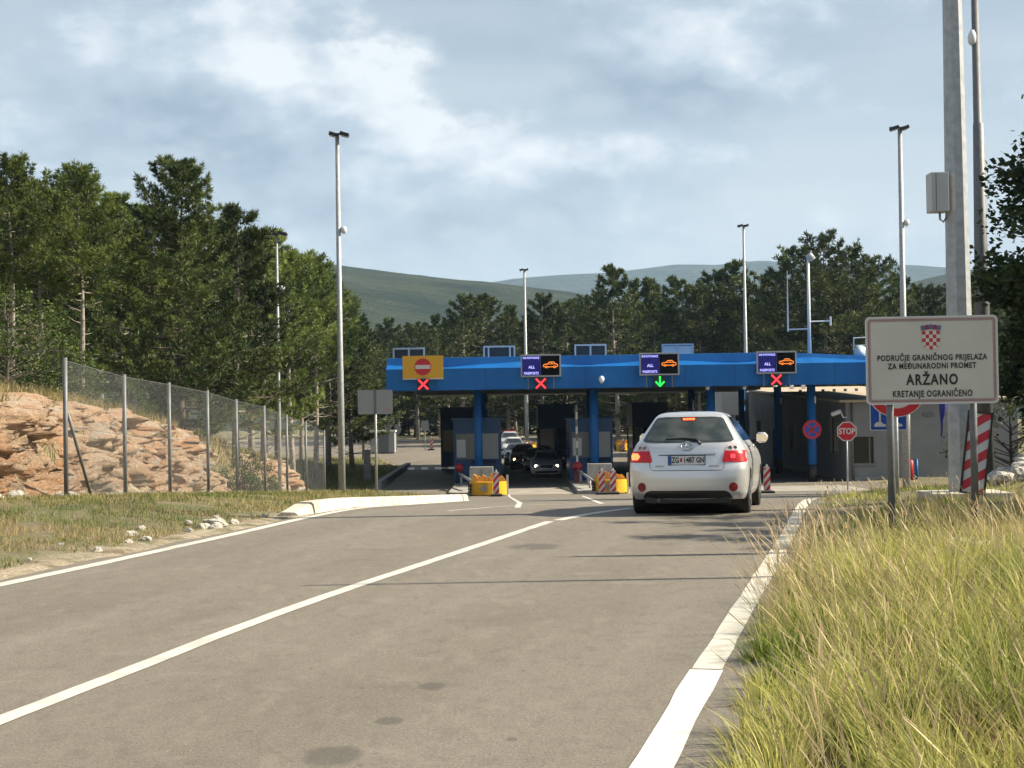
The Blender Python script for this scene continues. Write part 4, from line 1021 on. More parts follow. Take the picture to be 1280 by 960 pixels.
MB().bx(-w, w, 0, 1.6, .1, h - .15).build('wall', mat('cabin_grey', (.34, .35, .36), .6), t); MB().bx(-w - .08, w + .08, -.1, 1.7, h - .15, h).build('roof', sign_white, t); MB().bx(-w + .1, w - .1, .05, 1.5, 0, .1).build('skid', black, t)
MB().bx(-.3, .5, -.03, -.002, .12, h - .4).build('door', pane_grey, t)
for px, Yl, hp, lab in ((539, 134, 13, 'striped marker board standing far back left of the dark rear booth'), (647.5, 128, 10, 'leftmost far marker board behind the queue of cars'), (655, 126, 14, 'middle far marker board behind the queue of cars'), (663, 126, 13, 'right far marker board behind the queue of cars'), (779, 128, 12, 'far marker board above the rear yellow barrier')):
    delineator(px, 550, Yl, lab, hp + 2)
crash_barrier(655, 671, 128, 'far orange barrier behind the queue of cars'); crash_barrier(770, 789, 128, 'far orange barrier left of the silver hatchback')
t = thing('service_post', 'pale grey concrete post on the shaded lawn left of the empty lane', 'post', (at(459, 600, 90).x, 90, float(prof(90))))
MB().prism([(-.19, 0), (.19, 0), (.17, 1.75), (-.17, 1.75)], 0, .3).build('shaft', concrete_grey, t, bevel=.02)
MB().box((0, -.01, 1.4), (.2, .01, .3)).build('cover', pane_grey, t)
t = thing('lane_wall', 'low concrete edge wall along the left side of the empty lane', 'wall', (0, 0, 0))
mb = MB()
for k in range(12):
    y0 = 82 + k * 2.5; MB().bx(float(roadL(y0)) - .25, float(roadL(y0)) + .05, y0, y0 + 2.49, PZ - .1, PZ + .35).build('wall_segment', concrete_grey, t)

# ------------------------------------------------------------------ cars
class CarShape:
    Z = [.24, .28, .33, .42, .55, .66, .78, .90, 1.00, 1.06, 1.15, 1.25, 1.35, 1.42, 1.465, 1.495, 1.51]
    W = [.81, .835, .855, .872, .882, .885, .883, .858, .808, .77, .71, .645, .58, .535, .485, .40, .22]
    R0 = [.10, .06, .02, .005, 0, .012, .045, .075, .115, .165, .27, .37, .46, .535, .66, .95, 1.40]
    CR = [.36, .38, .40, .42, .42, .40, .40, .40, .40, .40, .38, .35, .32, .30, .26, .2, .1]
    F0 = [4.10, 4.15, 4.19, 4.22, 4.22, 4.19, 4.08, 3.80, 3.35, 3.12, 2.95, 2.75, 2.53, 2.33, 2.17, 2.0, 1.75]
    CF = [.55, .55, .55, .55, .55, .55, .55, .55, .55, .5, .48, .46, .44, .40, .34, .25, .1]
    N = 3.1
    def __init__(s, sw=1.0, sz=1.0, sl=1.0):
        s.sw, s.sz, s.sl = sw, sz, sl
    def g(s, T, z): return float(np.interp(z / s.sz, s.Z, T))
    def w(s, z): return s.g(s.W, z) * s.sw
    def rear(s, x, z):
        t = min(.9999, abs(x) / s.w(z)); return (s.g(s.R0, z) + s.g(s.CR, z) * (1 - (1 - t ** s.N) ** (1 / s.N))) * s.sl
    def front(s, x, z):
        t = min(.9999, abs(x) / s.w(z)); return (s.g(s.F0, z) - s.g(s.CF, z) * (1 - (1 - t ** 2.6) ** (1 / 2.6))) * s.sl
def build_body(cs, t, paint, wheels):
    zs = np.unique(np.concatenate([np.linspace(.24, .66, 15), np.linspace(.66, 1.45, 30), np.linspace(1.45, 1.51, 7)])) * cs.sz
    nr, ns, nf = 33, 44, 25; rows = []
    for z in zs:
        w = cs.w(z); row = []
        for k in range(nr):
            th = R(-90 + 180 * k / (nr - 1)); x = w * math.copysign(abs(math.sin(th)) ** (2 / cs.N), th); row.append((x, (cs.g(cs.R0, z) + cs.g(cs.CR, z) * (1 - abs(math.cos(th)) ** (2 / cs.N))) * cs.sl, z))
        y0 = (cs.g(cs.R0, z) + cs.g(cs.CR, z)) * cs.sl; y1 = (cs.g(cs.F0, z) - cs.g(cs.CF, z)) * cs.sl
        for k in range(1, ns): row.append((w, y0 + (y1 - y0) * k / ns, z))
        for k in range(nf):
            th = R(90 - 180 * k / (nf - 1)); x = w * math.copysign(abs(math.sin(th)) ** (2 / 2.6), th); row.append((x, (cs.g(cs.F0, z) - cs.g(cs.CF, z) * (1 - abs(math.cos(th)) ** (2 / 2.6))) * cs.sl, z))
        for k in range(1, ns): row.append((-w, y1 + (y0 - y1) * k / ns, z))
        rows.append(row)
    n = len(rows[0]); vs_ = [list(p) for r_ in rows for p in r_]; fs = []
    ra = .345
    inside = [False] * len(vs_)
    for i, p in enumerate(vs_):
        for wy in wheels:
            d = math.hypot(p[1] - wy, p[2] - .31)
            if abs(p[0]) > .6 and d < ra: inside[i] = True
    for i in range(len(rows) - 1):
        for k in range(n):
            a_, b_ = i * n + k, i * n + (k + 1) % n; f = (a_, b_, b_ + n, a_ + n)
            if sum(inside[j] for j in f) >= 3: continue
            fs.append(f)
    for i, p in enumerate(vs_):
        if inside[i]:
            wy = min(wheels, key=lambda q: abs(q - p[1])); d = math.hypot(p[1] - wy, p[2] - .31) or .01
            vs_[i] = [p[0], wy + (p[1] - wy) * ra / d, max(.24 * cs.sz, .31 + (p[2] - .31) * ra / d)]
    fs.append(tuple((len(rows) - 1) * n + k for k in range(n)))
    mb = MB().add(vs_, fs); body = mb.build('body', paint, t, True)
    bm = bmesh.new(); bm.from_mesh(body.data); loose = [v for v in bm.verts if not v.link_faces]; bmesh.ops.delete(bm, geom=loose, context='VERTS'); bm.to_mesh(body.data); bm.free()
    MB().bx(-.60, .60, wheels[0] - .55, wheels[1] + .45, .17, .45).build('underbody', black, t)
    for wy in wheels: MB().tube([(-.80 * cs.sw, wy, .33), (.80 * cs.sw, wy, .33)], .335, 20).build('wheel_housing', black, t)
    return body
def patch(fn, rows, off, m, name, parent, ncol=14, sgn=-1):
    vs_ = []; fs = []
    for z, xl, xr in rows:
        for k in range(ncol + 1):
            x = xl + (xr - xl) * k / ncol; vs_.append((x, fn(x, z) + sgn * off, z))
    for i in range(len(rows) - 1):
        for k in range(ncol): a_ = i * (ncol + 1) + k; fs.append((a_, a_ + 1, a_ + ncol + 2, a_ + ncol + 1))
    o = MB().add(vs_, fs).build(name, m, parent, True, fix=False); return o
def dense(rows, n=10):
    a = np.array(rows, float); q = np.linspace(0, len(rows) - 1, (len(rows) - 1) * n + 1)
    return [tuple(np.interp(v, range(len(rows)), a[:, k]) for k in range(3)) for v in q]
def wheel(t, x, y, r=.315, wd=.21, parts=True):
    s = 1 if x > 0 else -1; o = wd / 2
    prof_ = [(-o - .002, r * .62), (-o, r * .93), (-o * .8, r * .99), (0, r), (o * .8, r * .99), (o, r * .93), (o + .002, r * .62)]
    mb = MB(); mb.tube([(x + a * s, y, r) for a, _ in prof_], [b for _, b in prof_], 28, True)
    tw = mb.build('tyre', rubber, t, True)
    if parts:
        rm = MB(); rm.tube([(x + s * (o - .03), y, r), (x + s * (o + .002), y, r)], [r * .60, r * .62], 24).build('rim', rim, tw)
        sp = MB()
        for k in range(5): sp.box((x + s * (o + .006), y + .5 * .6 * r * math.cos(R(72 * k)), r + .5 * .6 * r * math.sin(R(72 * k))), (.02, .62 * r, .05), Matrix.Rotation(R(72 * k), 3, 'X'))
        sp.build('spokes', rim, tw)
        MB().tube([(x + s * (o + .0), y, r), (x + s * (o + .02), y, r)], .05, 12).build('hub_cap', rim, tw)
    return tw
def side_patch(cs, side, rows, off, m, name, parent, ncol=10):
    vs_ = []; fs = []
    for z, ya, yb in rows:
        for k in range(ncol + 1): vs_.append((side * (cs.w(z) + off), ya + (yb - ya) * k / ncol, z))
    for i in range(len(rows) - 1):
        for k in range(ncol): a_ = i * (ncol + 1) + k; fs.append((a_, a_ + 1, a_ + ncol + 2, a_ + ncol + 1))
    return MB().add(vs_, fs).build(name, m, parent, True, fix=False)
tail_red = mat('tail_lamp_red', (.34, .004, .010), .25, 0, emit=(.9, .01, .02), estr=.05)
tail_hot = mat('brake_lamp_lit', (.6, .05, .02), .2, 0, emit=(1.0, .10, .03), estr=2.6)
tail_clear = mat('tail_lamp_clear', (.50, .40, .40), .12, .2, (.62, .56, .56), 25, coat=.5)
chrome = mat('chrome', (.62, .63, .64), .15, .95)

# silver hatchback
head = R(-11.5)
q = at(859.0, 640, 23.2)
hatch = thing('hatchback_car', 'silver five-door hatchback with brake lights on, seen from behind on the road', 'car', (q.x, 23.2, float(prof(24.0)) - .005), head)
hatch.scale = (.955, 1.0, 1.025)
hatch.rotation_euler = (R(-.8), 0, head)
cs = CarShape(1.0, .962, 1.0); wheels = (.80, 3.40)
body = build_body(cs, hatch, silver, wheels)
rw = dense([(1.012, -.50, .50), (1.02, -.63, .63), (1.042, -.675, .675), (1.12, -.635, .635), (1.25, -.56, .56), (1.335, -.508, .508), (1.358, -.47, .47), (1.367, -.36, .36)], 4)
win = patch(cs.rear, rw, .006, glass_rear, 'rear_window', hatch, 20)
rw2 = dense([(1.033, -.54, .54), (1.058, -.61, .61), (1.13, -.58, .58), (1.25, -.515, .515), (1.32, -.47, .47), (1.337, -.38, .38)], 4)
patch(cs.rear, rw2, .009, mat('window_glass_inner', (.030, .040, .040), .05, 0, (.075, .085, .080), 3.2, spec=.6, lo=.42, hi=.62), 'glass_pane', win, 20)
bl = patch(cs.rear, [(1.312, -.105, .105), (1.362, -.11, .11)], .016, mat('brake_housing', (.15, .0, .0), .3), 'high_brake_light', hatch, 8)
for k in range(4): patch(cs.rear, [(1.322, -.088 + k * .046, -.05 + k * .046), (1.348, -.088 + k * .046, -.05 + k * .046)], .020, tail_hot, 'lamp_cell', bl, 2)
for s in (-1, 1):
    def rows_(L): return dense([(z, min(s * a, s * b_), max(s * a, s * b_)) for z, a, b_ in L], 4)
    lp = patch(cs.rear, rows_([(.74, .53, .86), (.765, .515, .872), (.86, .545, .862), (.895, .555, .852)]), .010, tail_red, 'tail_lamp', hatch, 14)
    patch(cs.rear, rows_([(.897, .555, .851), (.935, .57, .815), (.985, .60, .755), (1.0, .63, .69)]), .010, tail_clear, 'clear_lens', lp, 10)
    for cx in (.63, .70): MB().tube([(s * cx, cs.rear(s * cx, .935) - .02, .935), (s * cx, cs.rear(s * cx, .935) - .013, .935)], .028, 12).build('bulb', mat('lamp_dark', (.2, .16, .16), .2), lp)
    if s < 0: patch(cs.rear, dense([(.775, -.83, -.735), (.82, -.845, -.70), (.865, -.83, -.735)], 4), .016, tail_hot, 'lit_bulb', lp, 8)
    else: patch(cs.rear, dense([(.79, .64, .70), (.82, .63, .71), (.85, .64, .70)], 4), .016, mat('brake_glow_soft', (.7, .03, .04), .2, 0, emit=(1, .06, .08), estr=.5), 'lit_bulb', lp, 6)
    patch(cs.rear, [(.40 + .062 * math.sin(R(a)), s * .675 - .062 * math.cos(R(a)), s * .675 + .062 * math.cos(R(a))) for a in range(-88, 89, 16)], .010, mat('reflector_red', (.20, .01, .015), .25), 'fog_reflector', hatch, 8)
    hw = mat('bumper_recess', (.28, .28, .285), .35, .4)
    # side glass
    sw_ = side_patch(cs, s, dense([(1.03, .95, 2.95), (1.15, .95, 2.75), (1.28, 1.02, 2.5), (1.37, 1.15, 2.25)], 4), .004, glass_dark, 'side_window', hatch, 16)
    side_patch(cs, s, dense([(1.03, 1.95, 2.05), (1.37, 1.92, 1.99)], 3), .007, black, 'pillar', sw_, 2)
    for y in (1.35, 2.35): MB().tube([(s * (cs.w(.95) + .012), y, .94), (s * (cs.w(.95) + .03), y + .08, .945), (s * (cs.w(.95) + .012), y + .18, .945)], .014, 6).build('door_handle', chrome, hatch, True)
    for ya in (1.02, 1.98, 3.0): side_patch(cs, s, [(.40, ya, ya + .008), (.70, ya - .02, ya - .012), (1.05, ya - .05, ya - .042)], .003, black, 'door_seam', hatch, 1)
    mr = MB(); mr.tube([(s * .76, 2.78, 1.0), (s * .93, 2.76, 1.03)], .03, 8); mr.build('mirror_arm', black, hatch)
    mm = MB().tube([(s * .88, 2.78, 1.05), (s * .90, 2.78, 1.055), (s * 1.0, 2.79, 1.06), (s * 1.04, 2.80, 1.055)], [.05, .085, .08, .04], 14).build('mirror', silver, hatch, True)
    MB().box((s * .95, 2.70, 1.055), (.16, .008, .11)).build('mirror_glass', mat('mirror_glass', (.7, .72, .74), .05, 1.0), mm)
    for wy in wheels: wheel(hatch, s * .765, wy)
val = patch(cs.rear, dense([(.245, -.66, .66), (.30, -.63, .63), (.335, -.60, .60), (.352, -.54, .54)], 4), .008, black, 'lower_valance', hatch, 20)
MB().bx(-.62, .62, .10, .8, .185, .27).build('diffuser', black, hatch)
for x in (-.42,): MB().tube([(x, .06, .22), (x, .3, .22)], .03, 10).build('exhaust', galv_dark, hatch, True)
# tailgate seams
seam = mat('panel_gap', (.10, .10, .105), .6)
patch(cs.rear, [(.625, -.50, .50), (.634, -.50, .50)], .004, seam, 'tailgate_seam', hatch, 16)
for s in (-1, 1):
    patch(cs.rear, [(.63, min(s * .50, s * .509), max(s * .50, s * .509)), (.66, min(s * .535, s * .544), max(s * .535, s * .544)), (.745, min(s * .548, s * .557), max(s * .548, s * .557))], .004, seam, 'tailgate_seam', hatch, 1)
gar = MB(); gar.add([], [])
bar = patch(cs.rear, dense([(.848, -.42, .42), (.858, -.43, .43), (.868, -.42, .42)], 3), .022, chrome, 'garnish_bar', hatch, 16)
patch(cs.rear, dense([(.835, -.41, .41), (.843, -.41, .41)], 2), .012, seam, 'garnish_shadow_gap', hatch, 12)
pz = .768; py_ = cs.rear(0.1, pz) - .018
pla = MB().prism(rrect(.525, .118, .01, 0, pz), py_ - .004, py_ + .012).build('number_plate', mat('plate_white', (.66, .67, .67), .4), hatch)
MB().prism(rrect(.55, .142, .012, 0, pz), py_ + .0, py_ + .016).build('plate_frame', mat('plate_frame_dark', (.03, .035, .05), .4), hatch)
MB().bx(-.262, -.222, py_ - .0065, py_ - .0045, pz - .057, pz + .057).build('blue_band', sign_blue, pla)
text('ZG', .105, letter, pla, (-.165, py_ - .007, pz), bold=.003, wx=.75); text('1487', .105, letter, pla, (.035, py_ - .007, pz), bold=.003, wx=.78); text('GN', .105, letter, pla, (.20, py_ - .007, pz), bold=.003, wx=.75)
MB().bx(-.095, -.065, py_ - .0075, py_ - .0045, pz - .02, pz + .03).build('plate_crest', sign_red, pla)
em = MB(); ey = cs.rear(0, 1.0) - .014
def ell(mb, cx, cz, a, b_, r): mb.tube([(cx + a * math.cos(R(k)), cs.rear(0, cz + b_ * math.sin(R(k))) - .012, cz + b_ * math.sin(R(k))) for k in range(0, 361, 15)], r, 6, False)
ell(em, -.0, .965, .085, .056, .009); ell(em, 0, .98, .058, .022, .007); ell(em, 0, .965, .022, .05, .006)
em.build('emblem', chrome, hatch, True)
for x, w_ in ((-.40, .06), (.40, .075)): MB().bx(x - w_, x + w_, cs.rear(x, .68) - .009, cs.rear(x, .68) - .003, .68, .698).build('badge', mat('badge_grey', (.38, .38, .39), .3, .8), hatch)
wp = MB().tube([(.20, cs.rear(.2, 1.0) - .03, .995), (.13, cs.rear(.13, 1.05) - .03, 1.05), (-.05, cs.rear(0, 1.07) - .025, 1.07), (-.32, cs.rear(-.3, 1.06) - .022, 1.06)], [.022, .016, .011, .008], 6).build('wiper', black, hatch, True)
MB().tube([(0.02, .95, 1.47), (0.02, .91, 1.54), (.02, .88, 1.60)], [.02, .008, .004], 6).build('aerial', black, hatch)

# queue of cars under the canopy (facing the camera)
def queue_car(px, pbase, Yq, paint, label, sw=1.0, sz=1.0, lit=(True, True), ang=180, warm=False):
    p_ = at(px, pbase, Yq)
    c = CarShape(sw, sz, 1.0); rz = R(ang); t = thing('queue_car', label, 'car', (p_.x, Yq, float(prof(Yq)) + .0), rz, 'cars queuing under the canopy')
    # local origin at car rear; shift so the front faces the camera at Yq
    piv = thing
    t.location = (p_.x + math.sin(-rz) * -4.2 * 0, Yq + 4.2, float(prof(Yq + 2)))
    build_body(c, t, paint, (.8, 3.4))
    ws = dense([(1.0 * sz, -.68 * sw, .68 * sw), (1.06 * sz, -.66 * sw, .66 * sw), (1.25 * sz, -.58 * sw, .58 * sw), (1.40 * sz, -.50 * sw, .50 * sw)], 4)
    patch(c.front, ws, .006, glass_dark, 'windscreen', t, 14, 1)
    for s in (-1, 1):
        side_patch(c, s, dense([(1.06 * sz, .95, 2.9), (1.25 * sz, 1.0, 2.6), (1.385 * sz, 1.15, 2.28)], 4), .004, glass_dark, 'side_window', t, 10)
        hl = patch(c.front, dense([(z, min(s * a, s * b_) * sw, max(s * a, s * b_) * sw) for z, a, b_ in ((.62, .50, .76), (.68, .46, .82), (.75, .52, .80))], 3), .008, mat('headlamp_glass', (.42, .43, .44), .12, .3), 'headlamp', t, 8, 1)
        if lit[0 if s < 0 else 1]:
            MB().tube([(s * .58 * sw, c.front(.58 * sw, .68) + .002, .68), (s * .58 * sw, c.front(.58 * sw, .68) + .02, .68)], .075, 12).build('lit_lamp', mat('lit_warm', (1, .7, .3), .3, emit=(1, .62, .22), estr=5) if warm else mat('lit_white', (1, .95, .8), .3, emit=(1, .86, .62), estr=5), hl)
        MB().tube([(s * .88 * sw, 2.8, 1.03), (s * .97 * sw, 2.8, 1.06), (s * 1.07 * sw, 2.8, 1.06)], [.03, .08, .05], 10).build('mirror', paint, t, True)
        for wy in (.8, 3.4): wheel(t, s * .765 * sw, wy, parts=False)
    gl = patch(c.front, dense([(.56, -.26, .26), (.60, -.34, .34), (.72, -.36, .36), (.745, -.30, .30)], 3), .008, black, 'grille', t, 12, 1)
    for z in (.61, .65, .69): patch(c.front, [(z, -.31, .31), (z + .012, -.31, .31)], .014, galv_dark, 'grille_bar', gl, 8, 1)
    patch(c.front, dense([(.30, -.58, .58), (.35, -.64, .64), (.40, -.60, .60)], 3), .008, black, 'lower_intake', t, 12, 1)
    z = .46; MB().bx(-.26, .26, c.front(0, z) + .006, c.front(0, z) + .018, z - .05, z + .05).build('number_plate', mat('plate_pale', (.42, .43, .43), .4), t)
    return t
paint_grey = mat('silver_grey_paint', (.80, .80, .79), .35, .1, coat=.5); paint_black = mat('black_car_paint', (.012, .013, .015), .2, .2, coat=.8)
paint_dark = mat('dark_grey_paint', (.035, .038, .042), .25, .4, coat=.8); paint_white = mat('white_car_paint', (.60, .60, .59), .3, 0, coat=.6)
queue_car(683.5, 598, 91.0, paint_grey, 'silver car with both headlights lit at the head of the queue')
queue_car(672.5, 590, 97.5, paint_black, 'black car directly behind the silver car in the queue', lit=(False, False))
queue_car(655, 585, 104.5, paint_black, 'dark car with one yellowish headlight visible in the queue', 1.02, 1.08, lit=(False, True), warm=True)
queue_car(646, 575, 112, paint_dark, 'dark grey car with pale roof edge further back in the queue', lit=(False, False))
queue_car(642, 565, 121, paint_white, 'white car near the tail of the queue', lit=(False, False))
wc = queue_car(637, 556, 130, mat('pale_car', (.5, .5, .5), .3, .2), 'pale car with a red roof strip at the end of the queue', lit=(False, False))
MB().bx(-.5, .5, 1.6, 1.85, 1.51, 1.60).build('red_roof_bar', red_paint, wc)

# ------------------------------------------------------------------ trees
def blades(P, A, n, ln, wd, spread, rng, tint_base):
    """n needle blades for every tuft position P along axis A"""
    P = np.repeat(np.asarray(P, float), n, 0); A = np.repeat(np.asarray(A, float), n, 0); tb = np.repeat(np.asarray(tint_base, float), n)
    N = len(P); d = A + rng.normal(0, spread, (N, 3)); d /= np.linalg.norm(d, axis=1)[:, None] + 1e-9
    s = np.cross(d, rng.normal(0, 1, (N, 3))); s /= np.linalg.norm(s, axis=1)[:, None] + 1e-9
    L = ln * rng.uniform(.65, 1.25, N)[:, None]; W = wd * rng.uniform(.7, 1.3, N)[:, None]
    v = np.stack([P - d * L * .15, P + d * L * .45 + s * W, P + d * L, P + d * L * .45 - s * W], 1).reshape(-1, 3)
    t = np.repeat(np.clip(tb + rng.normal(0, .16, N), 0, 1), 4)
    return v, t
def pine_meshes(seed, H, base, rad, trunk_r, nb, shape=.75, dens=1.0, dead=0, lean=0.02, leafm=None, barkm=None, nbl=14, bw=.0165):
    rng = np.random.RandomState(seed); mb = MB()
    n = 9; ctr = []
    for i in range(n):
        f = i / (n - 1); ctr.append(Vector((lean * H * f * f + .05 * math.sin(f * 7 + seed), .05 * math.cos(f * 6 + seed), H * f * .985)))
    mb.tube(ctr, [trunk_r * (1 - .93 * (i / (n - 1)) ** .9) + .008 for i in range(n)], 9)
    def trunk_at(z):
        f = min(.999, max(0, z / (H * .985))) * (n - 1); i = int(f); return ctr[i].lerp(ctr[min(n - 1, i + 1)], f - i)
    P = []; A = []; T = []
    lump = rng.uniform(.55, 1.3, 12)
    for k in range(nb):
        if rng.uniform() < .12: continue
        f = (k + rng.uniform(0, 1)) / nb; z = H * (base + (0.975 - base) * f)
        az = k * 2.39996 + rng.uniform(-.5, .5)
        u = f
        env = (1 - u) ** shape * (0.62 + .38 * min(1, u / .18)) if base < .3 else (1 - u ** 2.2) ** .75 * (.55 + .45 * min(1, u / .3))
        L = rad * env * rng.uniform(.7, 1.12) * lump[int(az / 6.283 * 12) % 12] + .35
        up = -.05 + .55 * u + rng.uniform(-.1, .15)
        o = trunk_at(z); d0 = Vector((math.cos(az), math.sin(az), up)).normalized()
        pts = []; m = 7
        for j in range(m + 1):
            s = j / m; p = o + d0 * (L * s) + Vector((0, 0, 1)) * (L * .22 * s * s - L * .06 * math.sin(s * 3.1)) + Vector((rng.normal(0, .04), rng.normal(0, .04), rng.normal(0, .03))) * L * s
            pts.append(p)
        br = max(.012, trunk_r * .30 * (1 - .6 * u)); mb.tube(pts, [br * (1 - .85 * j / m) for j in range(m + 1)], 4, False)
        side = Vector((-d0.y, d0.x, 0)).normalized(); tbr = rng.normal(.42, .24)
        for j in range(2, m + 1):
            for sg in (-1, 1, 0):
                if sg == 0 and j < m - 1: continue
                sl = L * (.46 - .30 * (j / m)) * rng.uniform(.6, 1.25) if sg else L * .14
                q0 = pts[j]; dd = (d0 * .65 + side * sg * .8 + Vector((0, 0, .18 + .25 * u))).normalized()
                cnt = max(2, int(sl * 5.5 * dens) + 1)
                if sl > .35 and sg: mb.tube([q0, q0 + dd * sl * .8], [br * .35, .006], 3, False)
                for c_ in range(cnt):
                    s = (c_ + rng.uniform(.2, 1)) / cnt
                    if rng.uniform() < .04: continue
                    p = q0 + dd * (sl * s) + Vector((0, 0, .10 * sl * s * s))
                    P.append((p.x + rng.normal(0, .07), p.y + rng.normal(0, .07), p.z + rng.normal(0, .06))); A.append((dd.x * .8, dd.y * .8, dd.z * .6 + .55)); T.append(tbr + rng.normal(0, .1))
    for k in range(dead):
        z = H * base * rng.uniform(.35, 1.0); az = rng.uniform(0, 6.28); L = rng.uniform(.4, 1.3); o = trunk_at(z)
        d0 = Vector((math.cos(az), math.sin(az), rng.uniform(-.1, .3))); mb.tube([o, o + d0 * L * .5, o + d0 * L + Vector((0, 0, .1))], [.025, .015, .006], 4, False)
    for k in range(10):
        P.append((ctr[-1].x + rng.normal(0, .05), rng.normal(0, .05) + ctr[-1].y, H - rng.uniform(0, .5))); A.append((rng.normal(0, .3), rng.normal(0, .3), 1)); T.append(.6)
    v, t = blades(P, A, nbl, .235, bw, .72, rng, T)
    me = fastmesh('crown', v, np.arange(len(v)), np.full(len(v) // 4, 4), t); me.materials.append(leafm or pine_leaf)
    tm = bpy.data.meshes.new('trunk'); tm.from_pydata(mb.v, [], mb.f); tm.polygons.foreach_set('use_smooth', [True] * len(tm.polygons)); tm.materials.append(barkm or bark)
    return tm, me, H
PINE = {
    'wide': pine_meshes(3, 10.6, .02, 3.9, .17, 120, .62, 1.05, 0, leafm=pine_dark, barkm=bark_dark),
    'tallA': pine_meshes(7, 10.0, .48, 2.1, .13, 64, .8, 1.15, 14),
    'tallB': pine_meshes(11, 9.4, .52, 1.8, .12, 56, .8, 1.2, 16, lean=.04),
    'coneA': pine_meshes(19, 10.0, .16, 2.7, .15, 84, .72, 1.0, 6),
    'coneB': pine_meshes(23, 9.0, .24, 2.5, .14, 70, .65, 1.05, 8, leafm=pine_dark),
    'broad': pine_meshes(31, 10.5, .30, 3.4, .17, 84, .55, 1.0, 8, leafm=pine_dark, barkm=bark_dark),
    'farW': pine_meshes(59, 8.0, .0, 3.4, .16, 74, .6, .7, 0, leafm=pine_dark, nbl=9, bw=.03),
    'farA': pine_meshes(41, 10.0, .14, 2.7, .15, 70, .72, .75, 5, leafm=pine_dark, nbl=9, bw=.026),
    'farB': pine_meshes(43, 9.4, .22, 2.4, .14, 60, .62, .8, 6, leafm=pine_dark, nbl=9, bw=.026),
    'farC': pine_meshes(47, 10.5, .28, 3.1, .16, 66, .55, .75, 8, leafm=pine_dark, barkm=bark_dark, nbl=9, bw=.026),
    'farD': pine_meshes(53, 10.0, .40, 2.2, .14, 54, .7, .85, 10, leafm=pine_dark, nbl=9, bw=.026),
}
LOD = {'coneA': 'farA', 'coneB': 'farB', 'broad': 'farC', 'tallA': 'farD', 'tallB': 'farB', 'wide': 'farW'}
tr_rng = random.Random(12)
def pine(kind, px, ptop, Yt, label, group, rz=None, wide=1.0):
    tm, cm, H = PINE[LOD.get(kind, kind) if Yt > 110 else kind]
    tp = at(px, ptop, Yt); zb = gz(tp.x, Yt) - .15; s = (tp.z - zb) / H
    t = thing('pine_tree', label, 'tree', (tp.x, Yt, zb), tr_rng.uniform(0, 6.28) if rz is None else rz, group)
    t.scale = (s * wide, s * wide, s)
    for nm, me in (('trunk', tm), ('crown', cm)): o = bpy.data.objects.new(nm, me); COL.objects.link(o); o.parent = t
    return t
GL = 'pines on the bank above the rock cutting'
pine('wide', 222, 203, 56, 'broad dark pine, the widest crown on the left bank', GL, 1.0, .98)
pine('tallA', 14, 200, 50, 'tall pine with bare pale trunk at the far left edge', GL)
pine('tallB', 52, 236, 55, 'slender pine between the far left pine and its neighbour', GL)
pine('tallA', 100, 212, 52, 'tall light green pine left of the broad dark pine', GL, 2.2)
pine('coneA', 150, 244, 60, 'pine tucked against the left side of the broad dark pine', GL)
pine('coneB', 292, 262, 62, 'pine touching the right side of the broad dark pine', GL)
pine('coneA', 325, 288, 70, 'pine just left of the slim lamp mast', GL)
pine('tallB', 362, 316, 78, 'pine just right of the slim lamp mast', GL)
pine('tallA', 392, 324, 86, 'last tall pine on the bank before the tall lamp mast', GL)
pine('coneB', 408, 352, 96, 'smaller pine directly left of the tall lamp mast', GL)
pine('coneA', 436, 372, 108, 'pine peeking out right of the tall lamp mast', GL)
GB = 'pines filling the wood behind the left bank'
for k, (px, pt, Yt) in enumerate(((-30, 230, 62), (-15, 222, 70), (35, 250, 72), (75, 245, 74), (125, 262, 76), (180, 260, 80), (60, 270, 88), (0, 268, 90), (110, 285, 92), (255, 280, 84), (310, 310, 90), (345, 330, 100), (375, 345, 104), (160, 300, 98), (230, 310, 100), (290, 335, 108), (30, 290, 104), (405, 372, 116), (-60, 240, 80), (330, 360, 118), (200, 330, 116), (90, 320, 118))):
    pine(('tallA', 'tallB', 'coneB', 'broad')[k % 4], px, pt, Yt, 'pine deep in the wood behind the left bank, mostly hidden by nearer pines', GB)
GM = 'pines in the row behind the canopy'
